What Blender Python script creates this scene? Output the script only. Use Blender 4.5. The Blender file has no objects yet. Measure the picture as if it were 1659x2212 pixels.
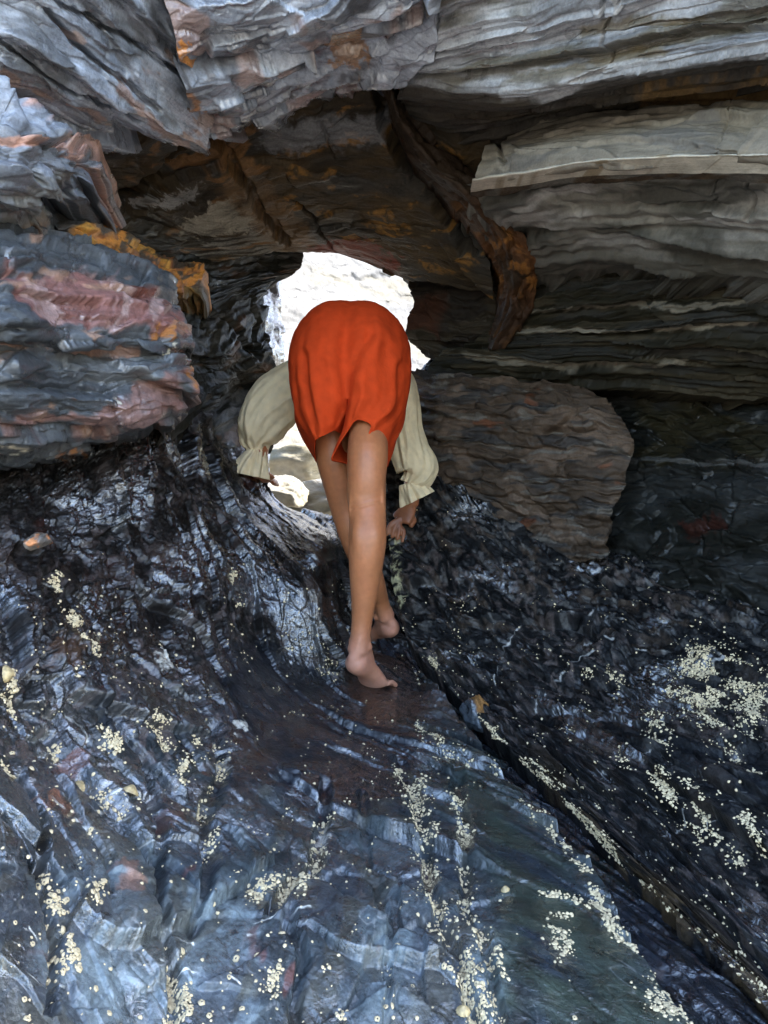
import bpy, bmesh, math, random
import numpy as np
from mathutils import Vector, Matrix
random.seed(3)
S = bpy.context.scene
COL = S.collection

# ------------------------------------------------------------------ camera
F = 1597.0                      # focal length in layout units (picture 1659 x 2212)
CX, CY, EYE = 829.5, 1106.0, 0.5
cam_d = bpy.data.cameras.new('camera')
cam = bpy.data.objects.new('camera', cam_d)
COL.objects.link(cam)
cam.location = (0, 0, EYE)
cam.rotation_euler = (math.radians(90), 0, 0)
cam_d.sensor_fit = 'VERTICAL'
cam_d.sensor_height = 36.0
cam_d.lens = 36.0 * F / 2212.0
cam_d.clip_start = 0.02
cam_d.clip_end = 3000
S.camera = cam

# ------------------------------------------------------------------ sky, sun, exposure
SUN_EL, SUN_AZ = math.radians(50), math.radians(80)     # azimuth clockwise from +Y
W = bpy.data.worlds.new('World')
S.world = W
W.use_nodes = True
nt = W.node_tree
bg = nt.nodes['Background']
sky = nt.nodes.new('ShaderNodeTexSky')
sky.sky_type = 'NISHITA'
sky.sun_disc = False
sky.sun_elevation = SUN_EL
sky.sun_rotation = SUN_AZ
sky.dust_density = 1.6
sky.ozone_density = 0.9
nt.links.new(sky.outputs[0], bg.inputs[0])
bg.inputs[1].default_value = 0.15
sd = bpy.data.lights.new('sun', 'SUN')
sd.energy = 2.0
sd.angle = math.radians(0.5)
sd.color = (1.0, 0.95, 0.87)
so = bpy.data.objects.new('sun', sd)
COL.objects.link(so)
sv = Vector((math.sin(SUN_AZ) * math.cos(SUN_EL), math.cos(SUN_AZ) * math.cos(SUN_EL), math.sin(SUN_EL)))
so.rotation_euler = sv.to_track_quat('Z', 'Y').to_euler()
so.location = (4, -2, 8)
S.view_settings.view_transform = 'Standard'
S.view_settings.look = 'None'
S.view_settings.gamma = 1.0
S.view_settings.use_curve_mapping = False
S.view_settings.exposure = 3.5

# ------------------------------------------------------------------ helpers
def at(px, py, y):
    return Vector(((px - CX) / F * y, y, EYE - (py - CY) / F * y))

def tag(o, label=None, cat=None, group=None, kind=None):
    if label: o['label'] = label
    if cat: o['category'] = cat
    if group: o['group'] = group
    if kind: o['kind'] = kind
    return o

def empty(name, loc=(0, 0, 0)):
    o = bpy.data.objects.new(name, None)
    COL.objects.link(o)
    o.location = loc
    o.empty_display_size = 0.1
    return o

def link(name, me, mat=None, parent=None):
    o = bpy.data.objects.new(name, me)
    COL.objects.link(o)
    if mat: me.materials.append(mat)
    if parent:
        o.parent = parent
        o.matrix_parent_inverse = Matrix.Translation(parent.location).inverted()
    return o

def mesh_np(name, V, Q, smooth=True):
    """V (n,3), Q (m,k) all faces of k corners"""
    me = bpy.data.meshes.new(name)
    V = np.ascontiguousarray(V, np.float32); Q = np.ascontiguousarray(Q, np.int32)
    k = Q.shape[1]
    me.vertices.add(len(V)); me.vertices.foreach_set('co', V.ravel())
    me.loops.add(Q.size); me.loops.foreach_set('vertex_index', Q.ravel())
    me.polygons.add(len(Q))
    me.polygons.foreach_set('loop_start', np.arange(0, Q.size, k, dtype=np.int32))
    me.polygons.foreach_set('loop_total', np.full(len(Q), k, np.int32))
    me.polygons.foreach_set('use_smooth', np.full(len(Q), smooth, bool))
    me.update(calc_edges=True)
    return me

# ------------------------------------------------------------------ numpy noise
U = np.uint32
_GA = np.arange(256) * 2 * np.pi / 256
_GX, _GY = np.cos(_GA).astype(np.float32), np.sin(_GA).astype(np.float32)
def _hi(ix, iy, s):
    h = ix * U(374761393) + iy * U(668265263) + U((int(s) * 1442695041) & 0xffffffff)
    h = (h ^ (h >> U(13))) * U(1274126177)
    h = (h ^ (h >> U(16))) * U(2246822519)
    return h ^ (h >> U(15))
def _h(ix, iy, s):
    return (_hi(ix, iy, s) & U(0xffffff)).astype(np.float32) * np.float32(1 / 16777216.0)

def perlin(x, y, s=0):
    x = np.asarray(x, np.float32); y = np.asarray(y, np.float32)
    x, y = np.broadcast_arrays(x, y)
    x0 = np.floor(x); y0 = np.floor(y)
    fx = x - x0; fy = y - y0
    x0 = x0.astype(np.int32).astype(U); y0 = y0.astype(np.int32).astype(U)
    def g(i, j):
        a = _hi(x0 + U(i), y0 + U(j), s) & U(255)
        return _GX[a] * (fx - np.float32(i)) + _GY[a] * (fy - np.float32(j))
    ux = fx * fx * fx * (fx * (fx * 6 - 15) + 10); uy = fy * fy * fy * (fy * (fy * 6 - 15) + 10)
    a = g(0, 0); b = g(1, 0); c = g(0, 1); d = g(1, 1)
    return ((a + (b - a) * ux) * (1 - uy) + (c + (d - c) * ux) * uy) * 1.5

def fbm(x, y, o=4, s=0, gain=0.5):
    t = 0; a = 1.0; n = 0
    for k in range(o):
        t = t + a * perlin(x, y, s + k * 17); n += a
        x = x * 2.03 + 5.1; y = y * 2.03 + 3.7; a *= gain
    return t / n

def worley(x, y, s=0):
    x0 = np.floor(x).astype(np.int32); y0 = np.floor(y).astype(np.int32)
    f1 = np.full(x.shape, 9.0, np.float32); f2 = f1.copy()
    dx1 = np.zeros(x.shape, np.float32); dy1 = dx1.copy()
    ci = np.zeros(x.shape, U); cj = ci.copy()
    for i in (-1, 0, 1):
        for j in (-1, 0, 1):
            a = x0 + i; b = y0 + j
            ua = a.astype(U); ub = b.astype(U)
            dx = (a + _h(ua, ub, s) - x).astype(np.float32); dy = (b + _h(ua, ub, s + 7) - y).astype(np.float32)
            d = dx * dx + dy * dy
            m = d < f1
            f2 = np.where(m, f1, np.minimum(f2, d))
            f1 = np.where(m, d, f1); dx1 = np.where(m, dx, dx1); dy1 = np.where(m, dy, dy1)
            ci = np.where(m, ua, ci); cj = np.where(m, ub, cj)
    return np.sqrt(f1), np.sqrt(f2), -dx1, -dy1, _h(ci, cj, s + 31), _h(ci, cj, s + 53), _h(ci, cj, s + 71)

def sstep(a, b, x):
    t = np.clip((x - a) / (b - a), 0, 1)
    return t * t * (3 - 2 * t)

def dist_line(px, py, pts, widths=None):
    d = np.full(px.shape, 1e9, np.float32)
    for (x0, y0), (x1, y1) in zip(pts[:-1], pts[1:]):
        ex, ey = x1 - x0, y1 - y0
        t = np.clip(((px - x0) * ex + (py - y0) * ey) / (ex * ex + ey * ey + 1e-9), 0, 1)
        d = np.minimum(d, np.hypot(px - x0 - t * ex, py - y0 - t * ey))
    return d

def in_poly(px, py, pts):
    """signed distance, positive inside"""
    ins = np.zeros(px.shape, bool)
    n = len(pts)
    for i in range(n):
        x0, y0 = pts[i]; x1, y1 = pts[(i + 1) % n]
        c = ((y0 > py) != (y1 > py)) & (px < (x1 - x0) * (py - y0) / (y1 - y0 + 1e-9) + x0)
        ins ^= c
    d = dist_line(px, py, list(pts) + [pts[0]])
    return np.where(ins, d, -d)

# ------------------------------------------------------------------ lofted rock
def catmull(P, t):
    """P (n,...) sampled at t in [0,n-1]"""
    n = len(P)
    i = np.clip(np.floor(t).astype(int), 0, n - 2)
    f = (t - i).reshape((-1,) + (1,) * (P.ndim - 1))
    p1 = P[i]; p2 = P[i + 1]
    p0 = np.where((i > 0).reshape(f.shape), P[np.maximum(i - 1, 0)], 2 * p1 - p2)
    p3 = np.where((i < n - 2).reshape(f.shape), P[np.minimum(i + 2, n - 1)], 2 * p2 - p1)
    m1 = (p2 - p0) * 0.5 * 0.8; m2 = (p3 - p1) * 0.5 * 0.8
    return (2 * f**3 - 3 * f**2 + 1) * p1 + (f**3 - 2 * f**2 + f) * m1 + (-2 * f**3 + 3 * f**2) * p2 + (f**3 - f**2) * m2

def arcsample(row, n):
    row = np.array(row, np.float64)
    d = np.hypot(np.diff(row[:, 0]), np.diff(row[:, 1]))
    s = np.concatenate([[0], np.cumsum(np.maximum(d, 1e-3))])
    tt = np.linspace(0, s[-1], n)
    return catmull(row, np.interp(tt, s, np.arange(len(row))))

PX = 2.4
class Rock: pass

def blur(h, n=1):
    for _ in range(n):
        p = np.pad(h, 1, mode='edge')
        h = (p[:-2, 1:-1] + p[2:, 1:-1] + p[1:-1, :-2] + p[1:-1, 2:] + 2 * h) / 6
    return h

def slate(r, seed, rot=0.0, amp=1.0, stp=1.3, tilt=1.0, bl=1, lay=((.5, .07, .022), (.2, .03, .010), (.07, .012, .0045)), crack=.10, fb=.0025, warp=.7, grit=0, gm=None):
    """stepped flakes of layered stone, long along u; gives height (m) and a random number per flake"""
    c, s = math.cos(rot), math.sin(rot)
    u = r.u * c + r.v * s; v = -r.u * s + r.v * c
    wv = v + warp * .035 * fbm(u * 2.2, v * 2.2, 3, seed) + warp * .006 * fbm(u * 14, v * 14, 2, seed + 3)
    wu = u + warp * .06 * fbm(u * 3, v * 9, 3, seed + 9)
    h = 0; ids = 0
    for k, (lu, lv, a) in enumerate(lay):
        f1, f2, dx, dy, i1, i2, i3 = worley(wu / lu, wv / lv, seed + 100 * k)
        h = h + a * (stp * (i1 - .5) + tilt * (dx * (i2 - .5) * 1.2 + dy * (i3 - .5) * 2.2))
        if crack: h = h - a * crack * (1 - sstep(0, .10, f2 - f1))
        ids = ids + (i2 - .5) * (.5 if k else .35)
    h = blur(h, bl)
    h = h + fb * fbm(u * 7, v * 26, 4, seed + 40)
    if grit: h = h + grit * (1 if gm is None else gm(r)) * (np.abs(fbm(u * 17, v * 17, 2, seed + 61)) * 1.2 - .3 + .7 * fbm(u * 48, v * 48, 4, seed + 60, .65))
    r.flake = ids; r.su, r.sv = wu, wv
    return h * amp

def rock(name, rows, seed, style, paint, thick=.35, back=(0, 1, 0), step=1.0, mat=None, parent=None,
         cracks=(), ampmul=None, jag=.012, post=None, closed=True, skn=.075):
    L = max(np.hypot(*(np.diff(np.array(r)[:, :2], axis=0)).T).sum() for r in rows)
    H = 0
    for a, b in zip(rows[:-1], rows[1:]):
        a = np.array(a); b = np.array(b)
        H += max(np.hypot(*(a[0, :2] - b[0, :2])), np.hypot(*(a[-1, :2] - b[-1, :2])), np.hypot(*(a[len(a)//2, :2] - b[len(b)//2, :2])))
    nu = int(max(12, L / (PX * step))); nv = int(max(8, H / (PX * step)))
    R = np.stack([arcsample(x, nu) for x in rows])
    G = catmull(R, np.linspace(0, len(rows) - 1, nv))
    r = Rock()
    r.px, r.py = G[..., 0].astype(np.float32), G[..., 1].astype(np.float32)
    Y = G[..., 2]
    P = np.stack([(G[..., 0] - CX) / F * Y, Y, EYE - (G[..., 1] - CY) / F * Y], -1)
    du = np.gradient(P, axis=1); dv = np.gradient(P, axis=0)
    N = np.cross(du, dv); N /= np.linalg.norm(N, axis=-1, keepdims=True) + 1e-12
    if (N * (np.array([0, 0, EYE]) - P)).sum(-1).mean() < 0: N = -N
    lu = np.linalg.norm(du, axis=-1); lv = np.linalg.norm(dv, axis=-1)
    u = np.cumsum(lu, 1); u -= u[:, [nu // 2]]
    v = np.cumsum(lv, 0); v -= v[[nv // 2], :]
    r.u, r.v = u.astype(np.float32) + seed * 3.7, v.astype(np.float32) + seed * 1.3
    h = style(r, seed)
    if ampmul is not None: h = h * ampmul(r)
    for pts, wd, dp in cracks:
        wx = r.px + 9 * fbm(r.px / 40, r.py / 40, 3, seed + 5); wy = r.py + 9 * fbm(r.px / 40, r.py / 40, 3, seed + 6)
        h = h - dp * (1 - sstep(wd * .25, wd, dist_line(wx, wy, pts)))
    if post: h = post(r, h)
    tu = du / (lu[..., None] + 1e-9); tv = dv / (lv[..., None] + 1e-9)
    P = P + N * h[..., None]
    if jag:
        P = P + tv * (jag * fbm(r.u * 16, r.v * 16, 4, seed + 11))[..., None] + tu * (jag * fbm(r.u * 16, r.v * 16, 4, seed + 12))[..., None]
        wv_ = jag * 2.2 * fbm(r.u * 4.5, r.v * 4.5, 3, seed + 13)
        P = P + tv * wv_[..., None]
    r.P = P; r.h = h
    du = np.gradient(P, axis=1); dv = np.gradient(P, axis=0)
    N2 = np.cross(du, dv); N2 /= np.linalg.norm(N2, axis=-1, keepdims=True) + 1e-12
    if (N2 * N).sum(-1).mean() < 0: N2 = -N2
    r.N = N2
    c, rough = paint(r, seed)
    c = np.clip(c, 0.004, 0.9)
    # close the body: the rim is carried backwards
    T = np.array([.015, .05, .12, .25, .55, 1.0]) * thick
    k = len(T) if closed else 0
    I = np.arange(-k, nv + k); J = np.arange(-k, nu + k)
    ci = np.clip(I, 0, nv - 1); cj = np.clip(J, 0, nu - 1)
    out = np.maximum(np.abs(I - ci)[:, None], np.abs(J - cj)[None, :])
    PP = P[ci][:, cj].copy(); CC = c[ci][:, cj]; RR = rough[ci][:, cj]
    UU = r.u[ci][:, cj].copy(); VV = r.v[ci][:, cj].copy()
    if closed:
        tt = np.concatenate([[0], T])[out]
        b = np.array(back, float); b /= np.linalg.norm(b)
        cen = P.reshape(-1, 3).mean(0)
        PP += b * tt[..., None]
        PP += (cen - PP) * (tt * .15)[..., None]
        m = out > 0
        n3 = skn * fbm(UU * 11 + tt * 3, VV * 11 + tt * 22, 4, seed + 21) * np.minimum(1, tt * 8)
        CC = CC * (1 + .6 * fbm(UU * 22, VV * 22 + tt * 30, 3, seed + 22) * np.minimum(1, tt * 9))[..., None]
        PP += (N.reshape(-1, 3).mean(0) * n3[..., None]) * m[..., None]
        UU += tt * .3; VV += tt
    n0, n1 = PP.shape[:2]
    idx = np.arange(n0 * n1).reshape(n0, n1)
    q = np.stack([idx[:-1, :-1], idx[:-1, 1:], idx[1:, 1:], idx[1:, :-1]], -1)
    if closed:
        ii = np.arange(n0 - 1); jj = np.arange(n1 - 1)
        oi = (ii < k) | (ii >= n0 - 1 - k); oj = (jj < k) | (jj >= n1 - 1 - k)
        q = q[~(oi[:, None] & oj[None, :])]
    q = q.reshape(-1, 4)
    # face the viewer side outwards
    a, b_, c_ = (PP.reshape(-1, 3)[q[len(q) // 2, t]] for t in (0, 1, 2))
    nn = np.cross(b_ - a, c_ - b_)
    if nn @ N.reshape(-1, 3).mean(0) < 0: q = q[:, ::-1]
    me = mesh_np(name, PP.reshape(-1, 3), q)
    at_ = me.attributes.new('Col', 'FLOAT_COLOR', 'POINT')
    at_.data.foreach_set('color', np.concatenate([CC.reshape(-1, 3), np.ones((n0 * n1, 1))], 1).astype(np.float32).ravel())
    at_ = me.attributes.new('wet', 'FLOAT', 'POINT')
    at_.data.foreach_set('value', RR.astype(np.float32).ravel())
    uvl = me.uv_layers.new(name='UVMap')
    uvs = np.stack([UU.ravel(), VV.ravel()], -1)[q.ravel()].astype(np.float32)
    uvl.data.foreach_set('uv', uvs.ravel())
    r.ob = link(name, me, mat, parent)
    return r

# ------------------------------------------------------------------ colour of stone (its own tones, plus some sheen and shade on the floor)
DK = (.022, .025, .029); SL = (.075, .080, .085); GR = (.17, .18, .19); BL = (.26, .29, .33); BR = (.10, .068, .036)
OC = (.30, .155, .045); OR = (.48, .19, .045); MV = (.23, .105, .090); ML = (.40, .26, .235); CR = (.62, .53, .38)
OL = (.060, .058, .038); RD = (.16, .045, .025); BK = (.012, .012, .012); PG = (.33, .31, .27); NV = (.030, .040, .055)

def base(r, rgb, var=.5):
    c = np.empty(r.px.shape + (3,), np.float32); c[:] = rgb
    return c * (1 + var * np.clip(r.flake, -.8, .8))[..., None]

def mix(c, rgb, m):
    m = np.clip(m, 0, 1)[..., None]
    return c * (1 - m) + np.array(rgb, np.float32) * m

def blot(r, fu, fv, th, soft, s, o=4):
    return sstep(th - soft, th + soft, fbm(r.su * fu, r.sv * fv, o, s))

def zone(r, pts, s, soft=6, wob=14, crust=0):
    wx = r.px + wob * fbm(r.px / 34, r.py / 34, 4, s); wy = r.py + wob * fbm(r.px / 34, r.py / 34, 4, s + 1)
    d = in_poly(wx, wy, pts)
    if crust: d = d + crust * fbm(r.u * 55, r.v * 55, 3, s + 2, .7); soft = soft * .5
    return sstep(-soft, soft, d)

def line(r, pts, w, s, wob=8):
    wx = r.px + wob * fbm(r.px / 30, r.py / 30, 3, s); wy = r.py + wob * fbm(r.px / 30, r.py / 30, 3, s + 1)
    return 1 - sstep(w * .5, w, dist_line(wx, wy, pts))

# ------------------------------------------------------------------ materials
def nodes(m):
    m.use_nodes = True
    t = m.node_tree
    return t, t.nodes, t.links, t.nodes['Principled BSDF']

def rock_mat(name, su=14, sv=110, bump=.5, dist=.004, spec=.5, contrast=.55, coat=0.0, iso=170):
    m = bpy.data.materials.new(name)
    t, N, L, B = nodes(m)
    uv = N.new('ShaderNodeUVMap'); uv.uv_map = 'UVMap'
    mp = N.new('ShaderNodeMapping'); mp.inputs['Scale'].default_value = (su, sv, 1)
    L.new(uv.outputs[0], mp.inputs[0])
    n1 = N.new('ShaderNodeTexNoise'); n1.inputs['Scale'].default_value = 1; n1.inputs['Detail'].default_value = 7
    n1.inputs['Roughness'].default_value = .62; n1.inputs['Distortion'].default_value = .6
    L.new(mp.outputs[0], n1.inputs['Vector'])
    tc = N.new('ShaderNodeTexCoord')
    n2 = N.new('ShaderNodeTexNoise'); n2.inputs['Scale'].default_value = iso; n2.inputs['Detail'].default_value = 5
    n2.inputs['Roughness'].default_value = .65
    L.new(tc.outputs['Object'], n2.inputs['Vector'])
    n3 = N.new('ShaderNodeTexNoise'); n3.inputs['Scale'].default_value = 22; n3.inputs['Detail'].default_value = 6
    L.new(tc.outputs['Object'], n3.inputs['Vector'])
    ad = N.new('ShaderNodeMath'); ad.operation = 'ADD'
    L.new(n1.outputs[0], ad.inputs[0]); L.new(n2.outputs[0], ad.inputs[1])
    ad2 = N.new('ShaderNodeMath'); ad2.operation = 'ADD'
    L.new(ad.outputs[0], ad2.inputs[0]); L.new(n3.outputs[0], ad2.inputs[1])
    mr = N.new('ShaderNodeMapRange')
    mr.inputs['From Min'].default_value = 1.1; mr.inputs['From Max'].default_value = 1.95
    mr.inputs['To Min'].default_value = 1 - contrast; mr.inputs['To Max'].default_value = 1 + contrast
    L.new(ad2.outputs[0], mr.inputs[0])
    at_ = N.new('ShaderNodeAttribute'); at_.attribute_name = 'Col'
    mu = N.new('ShaderNodeVectorMath'); mu.operation = 'SCALE'
    L.new(at_.outputs['Color'], mu.inputs[0]); L.new(mr.outputs[0], mu.inputs['Scale'])
    L.new(mu.outputs[0], B.inputs['Base Color'])
    aw = N.new('ShaderNodeAttribute'); aw.attribute_name = 'wet'
    ro = N.new('ShaderNodeMath'); ro.operation = 'MULTIPLY_ADD'; ro.use_clamp = True
    L.new(n3.outputs[0], ro.inputs[0]); ro.inputs[1].default_value = .5
    sb = N.new('ShaderNodeMath'); sb.operation = 'SUBTRACT'; sb.inputs[1].default_value = .25
    L.new(aw.outputs['Fac'], sb.inputs[0]); L.new(sb.outputs[0], ro.inputs[2])
    mx = N.new('ShaderNodeMath'); mx.operation = 'MAXIMUM'; mx.inputs[1].default_value = .08
    L.new(ro.outputs[0], mx.inputs[0]); L.new(mx.outputs[0], B.inputs['Roughness'])
    bs = N.new('ShaderNodeMath'); bs.operation = 'MULTIPLY_ADD'; bs.inputs[1].default_value = .45
    L.new(n2.outputs[0], bs.inputs[0]); L.new(n1.outputs[0], bs.inputs[2])
    bp = N.new('ShaderNodeBump'); bp.inputs['Strength'].default_value = bump; bp.inputs['Distance'].default_value = dist
    L.new(bs.outputs[0], bp.inputs['Height']); L.new(bp.outputs[0], B.inputs['Normal'])
    def wetmap(lo, hi, sock):
        w = N.new('ShaderNodeMapRange'); w.inputs['From Min'].default_value = .16; w.inputs['From Max'].default_value = .42
        w.inputs['To Min'].default_value = hi; w.inputs['To Max'].default_value = lo
        L.new(ro.outputs[0], w.inputs[0]); L.new(w.outputs[0], sock)
    wetmap(.10, spec, B.inputs['Specular IOR Level'])
    if coat:
        wetmap(0, coat, B.inputs['Coat Weight'])
        B.inputs['Coat Weight'].default_value = coat; B.inputs['Coat Roughness'].default_value = .05
        B.inputs['Coat IOR'].default_value = 1.8
        n4 = N.new('ShaderNodeTexNoise'); n4.inputs['Scale'].default_value = 48; n4.inputs['Detail'].default_value = 4; n4.inputs['Distortion'].default_value = .8
        L.new(tc.outputs['Object'], n4.inputs['Vector'])
        b2 = N.new('ShaderNodeBump'); b2.inputs['Strength'].default_value = 1.0; b2.inputs['Distance'].default_value = .010
        L.new(n4.outputs[0], b2.inputs['Height']); L.new(b2.outputs[0], B.inputs['Coat Normal'])
    return m

M_DRY = rock_mat('layered_stone', bump=.6, dist=.0035, spec=.5)
M_SHN = rock_mat('damp_stone', bump=.7, dist=.004, spec=1.0, coat=1.0)
M_WET = rock_mat('wet_stone', su=30, sv=30, bump=.9, dist=.006, spec=1.0, iso=150, coat=1.0, contrast=.85)
M_SLAB = rock_mat('slab_stone', su=8, sv=90, bump=.5, dist=.003, spec=.35, contrast=.35)

def plain(name, rgb, rough=.6, var=.25, scale=60, bump=0, dist=.001, spec=.5):
    m = bpy.data.materials.new(name)
    t, N, L, B = nodes(m)
    tc = N.new('ShaderNodeTexCoord')
    n = N.new('ShaderNodeTexNoise'); n.inputs['Scale'].default_value = scale; n.inputs['Detail'].default_value = 6
    L.new(tc.outputs['Object'], n.inputs['Vector'])
    mr = N.new('ShaderNodeMapRange'); mr.inputs['From Min'].default_value = .3; mr.inputs['From Max'].default_value = .7
    mr.inputs['To Min'].default_value = 1 - var; mr.inputs['To Max'].default_value = 1 + var
    L.new(n.outputs[0], mr.inputs[0])
    mu = N.new('ShaderNodeVectorMath'); mu.operation = 'SCALE'; mu.inputs[0].default_value = rgb
    L.new(mr.outputs[0], mu.inputs['Scale']); L.new(mu.outputs[0], B.inputs['Base Color'])
    B.inputs['Roughness'].default_value = rough
    B.inputs['Specular IOR Level'].default_value = spec
    if bump:
        bp = N.new('ShaderNodeBump'); bp.inputs['Strength'].default_value = bump; bp.inputs['Distance'].default_value = dist
        L.new(n.outputs[0], bp.inputs['Height']); L.new(bp.outputs[0], B.inputs['Normal'])
    return m
# ================================================================== THE CAVE
def st(**k):
    return lambda r, s: slate(r, s, **k)

# ---- floor, left of the gully
F_SMOOTH = [(950, 1640), (1080, 1690), (1230, 1850), (1340, 2000), (1520, 2280), (1075, 2280), (1075, 1900), (1010, 1760)]
F_FEET = [(740, 1450), (800, 1390), (880, 1390), (900, 1460), (910, 1560), (800, 1560), (760, 1500)]
F_POOL = [(480, 1400), (560, 1385), (700, 1450), (760, 1500), (700, 1560), (560, 1700), (470, 1700), (500, 1560), (480, 1460)]
F_SHINE = [(530, 1080), (600, 1070), (730, 1125), (755, 1200), (650, 1220), (560, 1165)]
F_SHINE2 = [(465, 1235), (520, 1215), (620, 1265), (705, 1320), (690, 1360), (600, 1340), (520, 1305)]
F_POOL2 = [(640, 1560), (800, 1540), (900, 1600), (880, 1720), (760, 1760), (640, 1720), (560, 1640)]
def floor_amp(r):
    m = 1 - .84 * zone(r, F_SMOOTH, 3, 40) - .80 * zone(r, F_FEET, 5, 30)
    m = m - .82 * zone(r, F_POOL, 7, 60) - .4 * zone(r, F_SHINE, 8, 25) * 1.6 - .6 * zone(r, F_SHINE2, 10, 30) - .6 * zone(r, F_POOL2, 9, 60)
    near = sstep(1500, 2000, r.py)
    return np.clip(m, .06, 1) * (1 - .30 * near)
VEINS = [([(215, 1719), (330, 1760), (415, 1804)], 5), ([(0, 2117), (60, 2128), (120, 2150), (150, 2165)], 5),
         ([(540, 2010), (660, 2012)], 4), ([(350, 2070), (470, 2075), (520, 2115)], 4), ([(120, 1710), (210, 1790), (275, 1850)], 6),
         ([(230, 1690), (300, 1700), (350, 1740)], 3), ([(250, 1670), (350, 1720)], 3), ([(280, 1800), (350, 1812)], 3),
         ([(545, 1992), (600, 1988), (668, 1990)], 3), ([(330, 2000), (420, 2020)], 3), ([(150, 1490), (200, 1540), (215, 1570)], 4),
         ([(280, 1250), (330, 1330), (380, 1370)], 3), ([(100, 1255), (180, 1290)], 3), ([(60, 2010), (110, 2090)], 3)]
CRUST = [([(890, 1690), (905, 1760), (925, 1850), (935, 1930), (950, 2000), (985, 2060), (1010, 2140), (1040, 2212)], 24),
         ([(985, 1690), (1000, 1780), (1008, 1880), (1000, 1950), (1040, 2030), (1075, 2100), (1090, 2212)], 14),
         ([(1130, 1740), (1200, 1800), (1260, 1880), (1300, 1950), (1340, 2010), (1400, 2080), (1440, 2150), (1490, 2212)], 9),
         ([(700, 1740), (697, 1790), (690, 1850), (640, 1900), (600, 1960)], 13),
         ([(860, 1650), (885, 1690)], 12), ([(120, 1250), (150, 1330), (200, 1400), (215, 1420)], 9), ([(55, 1440), (62, 1530)], 10),
         ([(170, 1570), (200, 1640), (260, 1710), (290, 1740)], 9), ([(480, 1600), (485, 1680), (440, 1760), (450, 1830)], 12),
         ([(500, 1240), (520, 1300)], 8), ([(330, 1560), (370, 1600)], 14), ([(105, 1880), (95, 1920), (130, 1960)], 20),
         ([(130, 2010), (160, 2060), (135, 2090)], 16), ([(380, 2080), (400, 2150), (370, 2190)], 16), ([(1195, 2020), (1215, 2045)], 22),
         ([(1170, 1930), (1260, 1960), (1200, 1985)], 10), ([(550, 1930), (620, 1940), (660, 1900)], 20), ([(1420, 2120), (1440, 2180)], 30),
         ([(1050, 1330 + 300), (1075, 1660)], 8), ([(700, 2110), (730, 2200)], 14), ([(590, 2120), (620, 2190), (600, 2212)], 18),
         ([(1290, 1960), (1345, 2030)], 12), ([(420, 1600), (400, 1680)], 10), ([(900, 1560), (960, 1610), (1010, 1640)], 8),
         ([(230, 1560), (260, 1600)], 12), ([(15, 1640), (30, 1680)], 10), ([(200, 1930), (190, 1980)], 10)]
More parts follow.
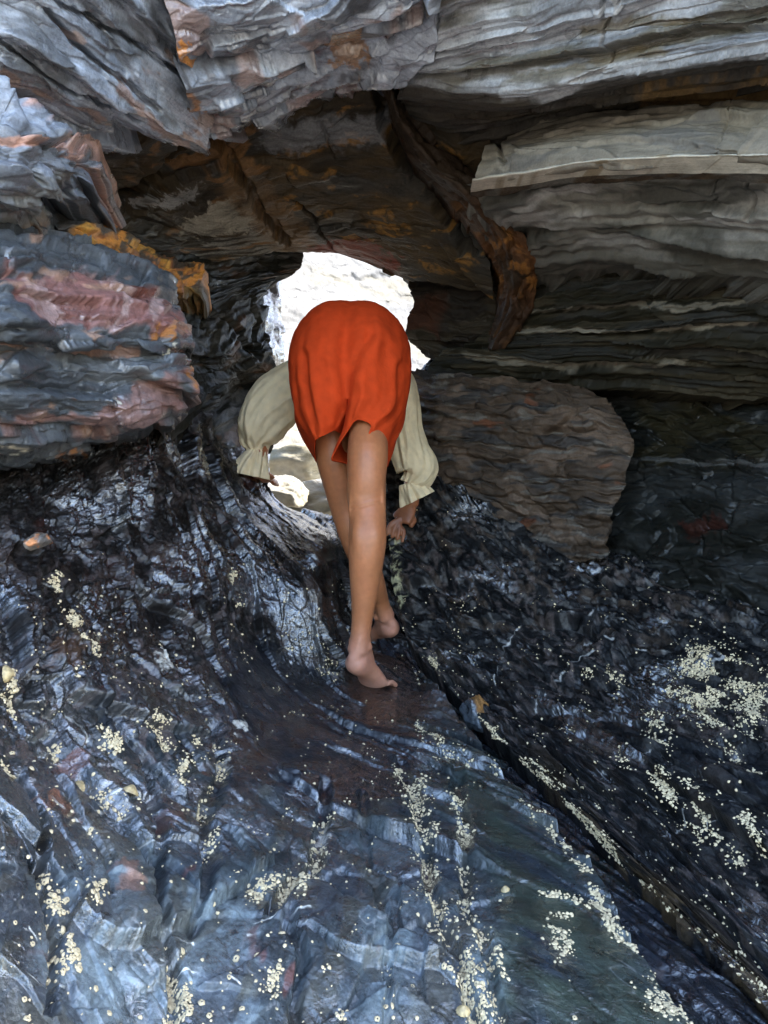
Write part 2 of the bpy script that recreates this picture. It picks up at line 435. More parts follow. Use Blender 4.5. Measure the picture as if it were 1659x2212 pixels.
def floor_paint(r, s):
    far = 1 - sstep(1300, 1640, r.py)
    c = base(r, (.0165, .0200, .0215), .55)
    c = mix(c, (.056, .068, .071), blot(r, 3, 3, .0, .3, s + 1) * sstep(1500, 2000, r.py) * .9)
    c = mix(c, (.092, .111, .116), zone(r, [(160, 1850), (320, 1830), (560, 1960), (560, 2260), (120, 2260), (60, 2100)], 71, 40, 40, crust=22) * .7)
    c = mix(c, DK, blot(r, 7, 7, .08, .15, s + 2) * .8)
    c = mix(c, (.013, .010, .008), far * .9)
    c = mix(c, (.06, .042, .034), blot(r, 9, 9, .18, .1, s + 3, 5) * far * .7)
    c = mix(c, (.036, .034, .026), blot(r, 11, 11, .14, .08, s + 4, 5) * (1 - far) * .7)
    c = mix(c, (.07, .022, .014), blot(r, 8, 8, .46, .05, s + 5) * .5)
    c = mix(c, (.085, .066, .060), blot(r, 30, 30, .14, .07, s + 41, 5) * blot(r, 4, 4, -.05, .2, s + 42) * (1 - sstep(1500, 1900, r.py)) * .8)
    sm = zone(r, F_SMOOTH, 3, 70, 30)
    c = mix(c, (.024, .032, .022), sm * .85)
    c = mix(c, (.012, .017, .026), sm * blot(r, 3, 6, .1, .12, s + 7) * .8)
    c = mix(c, (.010, .009, .009), zone(r, F_FEET, 5, 20, crust=22) * .8)
    c = mix(c, (.009, .011, .015), np.maximum(zone(r, F_POOL, 7, 14, crust=22), zone(r, F_POOL2, 9, 14, crust=22)) * .8)
    c = mix(c, (.16, .065, .035), zone(r, [(90, 1700), (130, 1690), (190, 1760), (160, 1790)], 81, 6, crust=22) * blot(r, 30, 30, -.05, .12, s + 89) * .7)
    c = mix(c, (.14, .07, .045), zone(r, [(245, 1880), (290, 1870), (300, 1960), (255, 1965)], 83, 8, crust=22) * blot(r, 30, 30, 0, .12, s + 88) * .6)
    c = mix(c, (.10, .035, .02), zone(r, [(160, 1620), (210, 1570), (225, 1600), (190, 1660)], 84, 6, crust=22) * .7)
    c = mix(c, (.10, .05, .025), zone(r, [(120, 1370), (180, 1380), (170, 1440), (125, 1420)], 85, 6, crust=22) * .6)
    for i, (p, w) in enumerate(VEINS):
        c = mix(c, (.62, .60, .52), line(r, p, w * .65, 200 + i, 3) * sstep(-.1, .2, fbm(r.u * 20, r.v * 20, 2, i)) * .6)
    fine = np.abs(fbm(r.su * 5, r.sv * 5, 4, s + 30))
    c = mix(c, (.25, .25, .24), (1 - sstep(.003, .009, fine)) * blot(r, 4, 4, .1, .1, s + 31) * .3)
    c = c * (1 + 1.1 * sstep(1600, 2150, r.py) * (1 - .6 * sm))[..., None]  # lifts the near floor: sky sheen put into the stone colour
    c = c * (1 - .45 * far)[..., None]  # darkens the far floor: deeper shade put into its colour
    for x, y, rad in ((482, 1632, 16), (700, 1795, 14), (702, 1770, 9), (345, 1430, 14), (520, 1570, 10), (350, 1440, 16)):
        c = mix(c, (.40, .37, .31), zone(r, [(x - rad, y - rad), (x + rad * .8, y - rad * .7), (x + rad, y + rad), (x - rad * .6, y + rad)], 91 + x, 4, 12, crust=22) * .9)
    rough = .16 + .18 * fbm(r.u * 6, r.v * 6, 3, s + 50)
    rough = rough + .14 * sstep(1650, 2050, r.py)
    rough = rough + .24 * far * (1 - blot(r, 5, 5, .08, .12, s + 61)) + .16 * (1 - far) * blot(r, 5, 5, .08, .15, s + 62) * (1 - sstep(1800, 2100, r.py))
    rough = rough * (1 - .5 * zone(r, F_FEET, 5, 20))
    rough = rough + .03 * zone(r, F_POOL, 7, 14) - .12 * zone(r, F_SHINE, 8, 10)
    shn = np.maximum(zone(r, F_SHINE, 8, 20, 30), zone(r, F_SHINE2, 10, 20, 30))
    rough = rough * (1 - shn) + .10 * shn
    return c, np.clip(rough, .1, .8)
def floor_style(r, s):
    h2 = slate(r, s + 400, rot=.6, amp=.32, stp=.4, tilt=2.1, bl=2, warp=.9, lay=((.6, .24, .05), (.2, .08, .018)), fb=0)
    h1 = slate(r, s, rot=1.3, amp=.56, stp=.42, tilt=1.9, bl=2, warp=.9, lay=((1.1, .17, .055), (.5, .07, .020), (.16, .028, .007)), fb=.004, grit=.017, gm=lambda r: .26 + .74 * (1 - sstep(1380, 1750, r.py)))
    return h1 + h2
fl_rows = [
    [(-420, 930, 1.30), (0, 950, 1.5), (200, 915, 1.75), (400, 880, 2.15), (500, 950, 2.52), (570, 1046, 2.56), (605, 1082, 2.6), (680, 1102, 2.62), (760, 1125, 2.6), (860, 1110, 2.55)],
    [(-420, 1050, 1.18), (0, 1060, 1.35), (200, 1040, 1.6), (400, 1030, 1.95), (520, 1085, 2.25), (600, 1122, 2.25), (700, 1160, 2.14), (790, 1200, 2.48), (860, 1210, 2.5)],
    [(-420, 1170, 1.05), (0, 1180, 1.25), (200, 1180, 1.5), (400, 1190, 1.78), (560, 1220, 2.0), (680, 1260, 1.98), (780, 1300, 2.40), (860, 1310, 2.42)],
    [(-420, 1320, .95), (0, 1330, 1.12), (200, 1330, 1.35), (400, 1340, 1.62), (560, 1370, 1.88), (700, 1400, 1.95), (800, 1398, 2.2), (880, 1395, 2.22)],
    [(-420, 1470, .88), (0, 1480, 1.02), (200, 1480, 1.2), (400, 1480, 1.44), (560, 1480, 1.70), (720, 1484, 1.92), (830, 1488, 1.98), (935, 1495, 1.95)],
    [(-420, 1650, .78), (0, 1650, .92), (200, 1650, 1.05), (400, 1640, 1.24), (600, 1620, 1.48), (800, 1620, 1.6), (950, 1610, 1.62), (1045, 1615, 1.60)],
    [(-420, 1850, .68), (0, 1850, .8), (200, 1850, .9), (400, 1850, 1.02), (600, 1850, 1.12), (850, 1850, 1.19), (1100, 1842, 1.23), (1255, 1850, 1.23)],
    [(-420, 2050, .6), (0, 2050, .7), (300, 2050, .8), (600, 2050, .88), (900, 2050, .94), (1200, 2050, .98), (1375, 2040, 1.0)],
    [(-420, 2270, .55), (0, 2270, .63), (300, 2270, .7), (600, 2270, .76), (900, 2270, .8), (1200, 2270, .82), (1520, 2260, .82)],
    [(-420, 2700, .44), (0, 2700, .50), (600, 2700, .58), (1200, 2700, .62), (1800, 2650, .63)]]
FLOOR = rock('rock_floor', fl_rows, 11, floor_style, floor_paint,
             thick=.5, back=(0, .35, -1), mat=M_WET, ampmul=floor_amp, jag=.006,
             cracks=[([(702, 1700), (697, 1790), (688, 1850), (640, 1900), (590, 1975)], 20, .018), ([(860, 1640), (895, 1700), (925, 1850), (945, 1990), (985, 2060), (1040, 2260)], 22, .016),
                     ([(985, 1660), (1005, 1780), (1008, 1880), (1000, 1950), (1045, 2030), (1095, 2260)], 18, .014), ([(470, 1560), (485, 1680), (440, 1780), (455, 1880), (420, 1990)], 22, .020),
                     ([(330, 1650), (355, 1800), (340, 1950), (385, 2080), (370, 2260)], 18, .018), ([(150, 1540), (200, 1640), (280, 1740), (330, 1870)], 20, .020), ([(60, 1660), (95, 1780), (80, 1900), (130, 2030), (110, 2200)], 18, .020),
                     ([(620, 1990), (660, 2080), (640, 2250)], 18, .012), ([(780, 1720), (800, 1850), (840, 2000), (830, 2260)], 16, .008), ([(0, 1790), (40, 1830), (60, 1900)], 12, .03)])
tag(FLOOR.ob, kind='structure')

# ---- floor, right of the gully
def right_amp(r):
    return 1 - .25 * sstep(1700, 2100, r.py)
RCRUST = [([(1500, 1430), (1580, 1450), (1630, 1500), (1600, 1560), (1540, 1560), (1500, 1500), (1570, 1510)], 34),
          ([(1330, 1890), (1400, 1960), (1470, 2030), (1560, 2110), (1650, 2190)], 22), ([(1180, 1720), (1240, 1770), (1330, 1850)], 14),
          ([(1130, 1650), (1200, 1690)], 12), ([(1400, 1560), (1450, 1620), (1420, 1600)], 14), ([(1420, 1680), (1480, 1760), (1500, 1790)], 16),
          ([(1500, 1750), (1560, 1820), (1600, 1860)], 10), ([(1560, 1610), (1600, 1640)], 12), ([(1600, 1650), (1640, 1670)], 10),
          ([(1330, 1620), (1370, 1660)], 10), ([(930, 1420), (960, 1490)], 8), ([(1240, 1450), (1340, 1470)], 10),
          ([(1500, 1700), (1540, 1740)], 14), ([(1040, 1560), (1090, 1600)], 7), ([(1450, 1500), (1430, 1560)], 14), ([(1620, 1780), (1655, 1840)], 12)]
RVEIN = [([(1260, 1380), (1350, 1400), (1480, 1410), (1560, 1425)], 4), ([(1210, 1330), (1270, 1345), (1350, 1350)], 4), ([(1480, 1480), (1530, 1440), (1600, 1420)], 6),
         ([(1150, 1530), (1230, 1440), (1290, 1410)], 4), ([(1070, 1480), (1090, 1390), (1130, 1330)], 3), ([(1380, 1640), (1470, 1590)], 3),
         ([(1500, 1800), (1640, 1700)], 3), ([(1180, 1790), (1300, 1660)], 2), ([(1350, 1870), (1480, 1760)], 3)]
def right_paint(r, s):
    up = 1 - sstep(1250, 1500, r.py)
    c = base(r, (.006, .0062, .0065), .6)
    c = mix(c, (.020, .022, .025), blot(r, 4, 9, .05, .2, s + 1) * sstep(1500, 1900, r.py) * .8)
    c = mix(c, BK, blot(r, 9, 9, .0, .1, s + 2) * .65)
    c = mix(c, (.05, .036, .026), blot(r, 10, 14, .16, .08, s + 3, 5) * (.2 + .5 * up))
    c = mix(c, (.09, .086, .08), blot(r, 22, 30, .2, .06, s + 4, 5) * (.2 + .5 * up))
    edge = sstep(0, 1, 1 - dist_line(r.px, r.py, [(1060, 1570), (1180, 1700), (1330, 1860), (1480, 1990), (1660, 2160)]) / 65)
    c = mix(c, (.075, .050, .026), edge * blot(r, 9, 9, .0, .12, s + 5) * sstep(1120, 1260, r.px) * .85)
    c = mix(c, (.09, .07, .062), blot(r, 30, 30, .15, .06, s + 41, 5) * blot(r, 4, 4, .05, .2, s + 42) * .6)
    for i, (p, w) in enumerate(RVEIN):
        c = mix(c, (.48, .46, .42), line(r, p, w * .65, 300 + i, 5) * sstep(-.05, .2, fbm(r.u * 20, r.v * 20, 2, i + 9)) * .5)
    pal = line(r, [(848, 1150), (850, 1210), (856, 1290)], 20, 91, 12) * blot(r, 60, 26, .05, .06, s + 7, 4)
    c = mix(c, (.36, .33, .19), pal)
    return c, np.clip(.20 + .2 * fbm(r.u * 8, r.v * 8, 3, s + 8) + .26 * (1 - blot(r, 4, 4, .20, .10, s + 61)), .12, .7)
def right_style(r, s):
    h2 = slate(r, s + 400, rot=-.35, amp=.34, stp=.6, tilt=1.8, bl=3, warp=1.3, lay=((.42, .14, .05), (.15, .05, .018)), fb=0)
    h1 = slate(r, s, rot=.62, amp=.55, stp=.8, tilt=1.4, bl=2, warp=1.4, lay=((.40, .08, .034), (.15, .03, .014), (.05, .016, .005)), fb=.006, grit=.016, gm=lambda r: .3 + .7 * (1 - sstep(1400, 1750, r.py)))
    return h1 + h2
rs_rows = [
    [(830, 990, 2.62), (900, 1000, 2.58), (960, 1020, 2.52), (1050, 1070, 2.45), (1180, 1130, 2.4), (1350, 1200, 2.25), (1659, 1270, 1.95), (2050, 1330, 1.6)],
    [(838, 1130, 2.46), (890, 1128, 2.45), (1000, 1160, 2.36), (1150, 1220, 2.24), (1350, 1290, 2.05), (1659, 1370, 1.75), (2050, 1420, 1.45)],
    [(850, 1280, 2.25), (950, 1300, 2.18), (1100, 1330, 2.05), (1300, 1380, 1.88), (1500, 1430, 1.7), (1659, 1460, 1.58), (2050, 1510, 1.3)],
    [(888, 1390, 2.1), (1000, 1420, 2.0), (1150, 1460, 1.85), (1350, 1500, 1.68), (1659, 1560, 1.42), (2050, 1600, 1.15)],
    [(985, 1500, 1.88), (1100, 1540, 1.74), (1300, 1600, 1.5), (1500, 1640, 1.35), (1659, 1670, 1.25), (2050, 1720, 1.0)],
    [(1085, 1605, 1.64), (1200, 1660, 1.5), (1400, 1740, 1.3), (1659, 1830, 1.1), (2050, 1900, .88)],
    [(1220, 1735, 1.42), (1350, 1830, 1.25), (1500, 1910, 1.1), (1659, 1990, 1.0), (2050, 2110, .8)],
    [(1360, 1885, 1.2), (1480, 1970, 1.07), (1600, 2060, .97), (1800, 2180, .85), (2080, 2300, .7)],
    [(1520, 2025, 1.02), (1600, 2100, .95), (1700, 2180, .88), (1850, 2300, .8), (2120, 2460, .66)],
    [(1700, 2190, .86), (1780, 2260, .8), (1950, 2380, .73), (2200, 2600, .6)]]
RIGHT = rock('rock_slope', rs_rows, 23, right_style, right_paint,
             thick=.30, back=(.25, .5, -1), mat=M_WET, ampmul=right_amp, jag=.012)
tag(RIGHT.ob, kind='structure')

# ---- gully bed
def gully_paint(r, s):
    c = base(r, (.010, .013, .018), .3)
    c = mix(c, (.014, .022, .016), blot(r, 5, 5, .15, .1, s + 1) * .6)
    c = mix(c, (.08, .065, .06), blot(r, 14, 9, .36, .05, s + 2) * .6)
    return c, np.clip(.24 + .1 * fbm(r.u * 5, r.v * 5, 3, s), .14, .5)
g_rows = [[(800, 1270, 2.42), (960, 1270, 2.38)], [(830, 1420, 2.18), (1040, 1430, 2.12)], [(910, 1530, 1.93), (1140, 1560, 1.90)],
          [(1010, 1640, 1.66), (1250, 1680, 1.62)], [(1150, 1800, 1.36), (1410, 1840, 1.34)], [(1240, 1950, 1.135), (1560, 2000, 1.14)],
          [(1370, 2150, .93), (1740, 2190, .94)], [(1470, 2500, .73), (1950, 2500, .74)]]
GUL = rock('gully_bed', [[(a[0] * (1 - t) + b[0] * t, a[1] * (1 - t) + b[1] * t, a[2] * (1 - t) + b[2] * t) for t in (0, .33, .66, 1)] for a, b in g_rows], 31,
           st(rot=1.2, amp=.5, bl=3, tilt=1.6), gully_paint, thick=.3, back=(0, .2, -1), mat=M_WET)
tag(GUL.ob, kind='structure')

# ---- roof, the brown underside over the opening
def roof_paint(r, s):
    c = base(r, (.025, .020, .014), .45)
    c = mix(c, (.052, .035, .017), blot(r, 3, 9, -.05, .25, s + 1) * .8)
    c = mix(c, (.030, .030, .028), blot(r, 3, 8, .08, .15, s + 2) * .7)
    right = sstep(540, 640, r.px)
    c = mix(c, (.16, .08, .02), blot(r, 7, 18, .22, .05, s + 3, 5) * blot(r, 40, 60, -.1, .2, s + 33) * right * .8)
    c = mix(c, (.19, .095, .035), blot(r, 4, 10, .22, .06, s + 4) * (1 - right) * .7)
    c = mix(c, (.24, .215, .17), zone(r, [(385, 465), (500, 420), (560, 400), (560, 470), (510, 500), (400, 510)], 40, 9, 22, crust=22) * blot(r, 5, 40, -.15, .2, s + 5) * .85)
    c = mix(c, (.17, .16, .14), zone(r, [(400, 540), (540, 490), (640, 500), (620, 545), (500, 560), (420, 590)], 42, 12, 20, crust=22) * blot(r, 5, 40, 0, .15, s + 6) * .8)
    c = mix(c, (.10, .06, .03), line(r, [(520, 400), (580, 460), (640, 520)], 55, 44, 20) * .7)
    c = mix(c, (.12, .030, .020), zone(r, [(660, 525), (780, 515), (860, 560), (870, 600), (780, 570), (680, 552)], 46, 12, 18, crust=22) * .85)
    c = mix(c, (.24, .24, .235), zone(r, [(290, 440), (380, 405), (430, 395), (420, 420), (310, 455)], 47, 6, 10, crust=22) * .7)
    c = mix(c, (.15, .15, .155), zone(r, [(570, 280), (700, 250), (840, 240), (840, 300), (640, 330), (560, 330)], 48, 20, 20, crust=22) * .7)
    return c, np.clip(.48 + .2 * fbm(r.u * 6, r.v * 12, 3, s), .25, .8)
ROOF = rock('cave_roof', [
    [(-60, 120, 1.45), (120, 150, 1.6), (430, 200, 1.85), (640, 150, 1.9), (860, 150, 1.9), (1060, 300, 1.95)],
    [(-10, 230, 1.5), (150, 290, 1.65), (420, 310, 1.95), (620, 290, 2.0), (850, 290, 2.02), (1040, 410, 2.08)],
    [(90, 400, 1.6), (200, 400, 1.8), (420, 430, 2.15), (620, 420, 2.2), (850, 450, 2.25), (1050, 520, 2.25)],
    [(180, 480, 1.75), (300, 510, 2.0), (430, 510, 2.25), (620, 490, 2.35), (860, 530, 2.38), (1060, 580, 2.32)],
    [(320, 575, 2.15), (440, 570, 2.35), (525, 550, 2.45), (600, 537, 2.52), (665, 545, 2.55), (740, 556, 2.57), (830, 588, 2.55), (880, 606, 2.52), (1070, 640, 2.42)]],
    41, st(rot=-.30, amp=1.0, lay=((.6, .22, .026), (.25, .08, .008), (.09, .022, .0025)), warp=.6, crack=.08, fb=.004), roof_paint, thick=.55, back=(0, 1, .45), mat=M_DRY, jag=.014,
    cracks=[([(826, 170), (836, 260), (876, 350), (955, 440), (1015, 540)], 22, .07), ([(430, 270), (480, 330), (540, 400), (560, 450), (620, 520)], 14, .045), ([(395, 320), (350, 390), (260, 440)], 7, .03),
            ([(410, 350), (300, 410), (230, 460)], 6, .02), ([(640, 430), (700, 500), (720, 540)], 5, .02), ([(700, 260), (715, 340)], 4, .012)])
tag(ROOF.ob, kind='structure')

# ---- crumpled ridge over it
def ridge_paint(r, s):
    c = base(r, (.18, .20, .235), .5)
    c = mix(c, (.38, .42, .49), blot(r, 5, 8, .0, .2, s + 1) * .8)
    c = mix(c, (.06, .06, .065), blot(r, 8, 12, .12, .1, s + 2) * .8)
    c = mix(c, (.28, .20, .18), blot(r, 7, 7, .25, .08, s + 3) * .8)
    c = mix(c, (.30, .15, .05), zone(r, [(710, 100), (780, 80), (790, 120), (720, 140)], 50, 8, 12, crust=22) * .8)
    c = mix(c, OR, zone(r, [(360, 78), (392, 70), (395, 105), (372, 108)], 52, 4, 6, crust=22))
    c = mix(c, (.32, .16, .08), zone(r, [(340, 180), (400, 150), (450, 250), (420, 260)], 53, 8, 18, crust=22) * blot(r, 12, 12, .0, .1, s + 4))
    c = mix(c, (.10, .09, .075), zone(r, [(320, 190), (400, 200), (410, 280), (340, 270)], 54, 10, 16, crust=22) * .6)
    return c, np.clip(.30 + .2 * fbm(r.u * 8, r.v * 8, 3, s), .18, .6)
RIDGE = rock('rock_ridge', [
    [(300, -260, 1.2), (600, -260, 1.3), (980, -260, 1.3)],
    [(360, 30, 1.36), (620, 40, 1.45), (940, 10, 1.46)],
    [(390, 170, 1.5), (600, 150, 1.6), (760, 110, 1.62), (940, 90, 1.58)],
    [(405, 275, 1.68), (520, 292, 1.78), (640, 240, 1.82), (740, 195, 1.84), (860, 165, 1.78)]],
    43, st(rot=-.35, amp=.9, stp=.9, tilt=1.7, bl=1, lay=((.34, .13, .040), (.15, .055, .019), (.06, .022, .006)), warp=.7), ridge_paint, thick=.5, back=(0, 1, .5), mat=M_SHN, jag=.009)
tag(RIDGE.ob, kind='structure')

# ---- left overhang
def over_paint(r, s):
    c = base(r, (.22, .25, .30), .45)
    c = mix(c, (.42, .47, .55), blot(r, 4, 10, .0, .2, s + 1) * .8)
    c = mix(c, (.09, .095, .10), blot(r, 5, 12, .14, .1, s + 2) * .75)
    c = mix(c, (.40, .27, .22), (line(r, [(245, 180), (320, 250), (400, 310), (440, 335)], 14, 60, 14) + line(r, [(150, 230), (230, 270)], 8, 61, 10)) * .8)
    c = mix(c, (.30, .19, .13), blot(r, 6, 16, .30, .06, s + 3) * .7)
    return c, np.clip(.31 + .2 * fbm(r.u * 8, r.v * 8, 3, s), .18, .6)
OVER = rock('rock_overhang', [
    [(-420, -320, 0.85), (100, -260, 1.05), (380, -160, 1.3), (540, 60, 1.6)],
    [(-420, -120, .92), (100, 10, 1.2), (300, 110, 1.42), (450, 260, 1.68)],
    [(-420, 60, 1.0), (50, 160, 1.24), (230, 250, 1.48), (440, 310, 1.76)],
    [(-420, 200, 1.1), (0, 225, 1.33), (150, 300, 1.53), (400, 330, 1.84)]],
    47, st(rot=.06, amp=.85, stp=.9, tilt=1.7, bl=1, lay=((.65, .13, .036), (.25, .06, .013), (.09, .025, .004)), warp=.5), over_paint, thick=.5, back=(-.2, 1, .5), mat=M_SHN, jag=.006,
    cracks=[([(110, 20), (200, 130), (330, 220)], 9, .03), ([(0, 100), (130, 190), (300, 260)], 6, .02), ([(60, -40), (230, 60), (420, 180)], 8, .03)])
tag(OVER.ob, kind='structure')

# ---- dark recess left of the opening and the lit rib behind it
def recess_paint(r, s):
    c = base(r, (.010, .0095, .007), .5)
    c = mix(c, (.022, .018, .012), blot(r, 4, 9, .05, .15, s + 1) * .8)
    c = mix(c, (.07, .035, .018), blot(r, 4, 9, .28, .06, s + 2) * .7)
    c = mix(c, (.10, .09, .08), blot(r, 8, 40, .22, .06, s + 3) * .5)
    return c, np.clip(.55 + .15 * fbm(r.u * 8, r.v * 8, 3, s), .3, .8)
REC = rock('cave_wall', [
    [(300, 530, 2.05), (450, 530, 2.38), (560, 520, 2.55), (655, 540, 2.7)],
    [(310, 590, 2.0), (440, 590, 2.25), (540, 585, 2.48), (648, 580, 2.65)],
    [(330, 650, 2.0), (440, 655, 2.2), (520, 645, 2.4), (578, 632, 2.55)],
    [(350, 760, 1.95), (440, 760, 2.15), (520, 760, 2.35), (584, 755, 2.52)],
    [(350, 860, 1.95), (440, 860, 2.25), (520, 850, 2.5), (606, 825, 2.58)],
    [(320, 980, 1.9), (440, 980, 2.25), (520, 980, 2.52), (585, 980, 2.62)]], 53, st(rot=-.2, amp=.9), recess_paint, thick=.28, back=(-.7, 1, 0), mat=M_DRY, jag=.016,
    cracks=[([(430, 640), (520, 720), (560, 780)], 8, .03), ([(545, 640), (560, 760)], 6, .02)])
tag(REC.ob, kind='structure')

def rib_paint(r, s):
    c = base(r, (.11, .115, .125), .5)
    c = mix(c, BK, sstep(740, 775, r.py) * .8)
    return c, np.full(r.px.shape, .3, np.float32)
RIB = rock('rock_rib', [
    [(540, 590, 2.66), (598, 606, 2.9)], [(550, 640, 2.62), (605, 650, 2.9)], [(560, 700, 2.6), (608, 710, 2.9)], [(560, 765, 2.6), (614, 772, 2.88)],
    [(545, 830, 2.7), (606, 838, 2.9)], [(530, 900, 2.7), (580, 905, 2.9)], [(525, 1000, 2.66), (578, 1000, 2.82)], [(520, 1090, 2.62), (578, 1095, 2.75)]], 57,
    st(rot=1.5, amp=.9, lay=((.2, .05, .02), (.08, .02, .012), (.04, .01, .006))), rib_paint, thick=.12, back=(-.8, .5, 0), mat=M_WET, jag=.02)
tag(RIB.ob, 'narrow wet grey rock rib edging the left side of the bright opening', 'rock')

# ---- wall right of the opening
ROP = rock('cave_wall', [
    [(850, 580, 2.62), (960, 560, 2.52), (1110, 550, 2.42)],
    [(884, 622, 2.62), (970, 630, 2.54), (1110, 640, 2.44)],
    [(893, 660, 2.62), (970, 680, 2.56), (1110, 690, 2.46)],
    [(880, 700, 2.62), (970, 720, 2.58), (1110, 720, 2.5)],
    [(884, 738, 2.66), (970, 760, 2.62), (1110, 760, 2.54)],
    [(938, 768, 2.7), (990, 800, 2.64), (1110, 800, 2.56)]], 59, st(rot=-.05, amp=.9), lambda r, s: (
        mix(mix(base(r, (.016, .013, .010), .5), (.045, .016, .008), zone(r, [(870, 660), (960, 640), (950, 740), (870, 740)], 3, 14) * .7), (.03, .024, .016), blot(r, 4, 9, .1, .1, s)),
        np.clip(.55 + .15 * fbm(r.u * 8, r.v * 8, 3, s), .3, .8)), thick=.22, back=(.3, 1, 0), mat=M_DRY, jag=.02)
tag(ROP.ob, kind='structure')
SILL = rock('rock_sill', [
    [(880, 815, 2.72), (905, 800, 2.72), (936, 772, 2.74), (960, 775, 2.7)], [(880, 838, 2.64), (910, 830, 2.64), (942, 812, 2.66), (965, 812, 2.62)],
    [(840, 900, 2.68), (915, 890, 2.62), (945, 880, 2.62), (965, 880, 2.6)], [(790, 1000, 2.66), (910, 985, 2.6), (960, 970, 2.58), (985, 970, 2.56)],
    [(770, 1080, 2.64), (900, 1060, 2.58), (960, 1060, 2.56), (1000, 1060, 2.5)],
    [(740, 1190, 2.60), (900, 1160, 2.56), (960, 1160, 2.52), (1000, 1160, 2.47)]], 61,
    st(rot=0, amp=.7, lay=((.12, .04, .02), (.06, .016, .01), (.03, .008, .005))), lambda r, s: (base(r, (.018, .018, .018), .5), np.full(r.px.shape, .16, np.float32)), thick=.15, back=(0, 1, -.3), mat=M_WET)
tag(SILL.ob, 'glossy black rock sill at the right edge of the bright opening', 'rock')

# ---- rust wedge running down to the opening
def wedge_paint(r, s):
    c = base(r, (.030, .020, .013), .5)
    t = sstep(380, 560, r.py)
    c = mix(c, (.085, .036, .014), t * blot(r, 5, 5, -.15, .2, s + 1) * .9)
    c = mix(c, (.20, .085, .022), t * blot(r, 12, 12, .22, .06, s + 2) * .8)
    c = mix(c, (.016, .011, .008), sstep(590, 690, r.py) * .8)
    return c, np.clip(.5 + .15 * fbm(r.u * 8, r.v * 8, 3, s), .3, .7)
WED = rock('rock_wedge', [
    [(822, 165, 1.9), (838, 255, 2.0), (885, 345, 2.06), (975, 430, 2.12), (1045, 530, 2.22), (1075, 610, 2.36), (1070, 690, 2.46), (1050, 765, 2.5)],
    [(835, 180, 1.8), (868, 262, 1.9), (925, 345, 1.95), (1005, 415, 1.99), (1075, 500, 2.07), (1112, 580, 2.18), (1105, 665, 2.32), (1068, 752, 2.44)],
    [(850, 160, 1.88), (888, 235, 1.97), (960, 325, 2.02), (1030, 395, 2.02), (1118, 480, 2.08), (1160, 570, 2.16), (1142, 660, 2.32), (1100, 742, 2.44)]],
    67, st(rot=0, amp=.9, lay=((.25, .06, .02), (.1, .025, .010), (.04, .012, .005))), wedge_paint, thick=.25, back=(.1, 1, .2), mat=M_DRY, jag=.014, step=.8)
tag(WED.ob, 'long rust brown rock wedge running diagonally down to the right of the opening', 'rock')

# ---- upper right beds
def bed_paint(r, s):
    c = base(r, (.19, .20, .215), .35)
    c = mix(c, (.40, .42, .45), blot(r, 2, 14, .0, .2, s + 1) * .8)
    c = mix(c, (.10, .09, .06), blot(r, 3, 14, .16, .1, s + 2) * .8)
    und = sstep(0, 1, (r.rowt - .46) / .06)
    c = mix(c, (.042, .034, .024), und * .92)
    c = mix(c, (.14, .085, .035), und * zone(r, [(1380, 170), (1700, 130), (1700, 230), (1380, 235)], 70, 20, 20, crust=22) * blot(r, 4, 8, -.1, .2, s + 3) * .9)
    c = mix(c, (.13, .105, .06), (line(r, [(1100, 190), (1210, 160), (1340, 125), (1420, 110)], 24, 71, 10) + line(r, [(1270, 60), (1400, 35), (1520, 20)], 18, 72, 10)) * (1 - und) * .8)
    c = mix(c, (.50, .52, .54), line(r, [(1090, 195), (1200, 185), (1300, 150), (1450, 128), (1700, 88)], 13, 73, 5) * .5)
    return c, np.clip(.34 + .16 * fbm(r.u * 5, r.v * 12, 3, s) + .25 * und, .2, .75)
bed_rows = [
    [(880, -300, 1.25), (1100, -310, 1.15), (1400, -330, 1.0), (1659, -330, .9), (2050, -330, .75)],
    [(925, 10, 1.5), (1150, -20, 1.36), (1400, -50, 1.2), (1659, -60, 1.06), (2050, -60, .87)],
    [(930, 100, 1.6), (1150, 75, 1.45), (1400, 45, 1.28), (1659, 25, 1.12), (2050, 10, .9)],
    [(880, 175, 1.72), (1110, 195, 1.55), (1250, 165, 1.42), (1450, 128, 1.28), (1659, 95, 1.13), (2050, 60, .9)],
    [(860, 200, 1.84), (1110, 226, 1.68), (1300, 190, 1.53), (1659, 135, 1.28), (2050, 100, 1.02)],
    [(860, 235, 1.98), (1000, 300, 1.97), (1200, 262, 1.82), (1400, 230, 1.67), (1659, 215, 1.47), (2050, 215, 1.17)],
    [(880, 290, 2.15), (1000, 400, 2.16), (1150, 340, 2.0), (1400, 280, 1.78), (1659, 270, 1.6), (2050, 270, 1.25)]]
def bed_style(r, s):
    r.rowt = np.linspace(0, 1, r.px.shape[0], dtype=np.float32)[:, None] * np.ones_like(r.px)
    return slate(r, s, rot=0, amp=1.0, lay=((1.2, .075, .028), (.5, .026, .011), (.14, .012, .004)), warp=.6)
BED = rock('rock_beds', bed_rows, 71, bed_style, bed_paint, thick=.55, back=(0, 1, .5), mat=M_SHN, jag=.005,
           cracks=[([(1315, -20), (1318, 60), (1312, 130)], 5, .015), ([(940, 20), (950, 110)], 5, .02)])
tag(BED.ob, kind='structure')

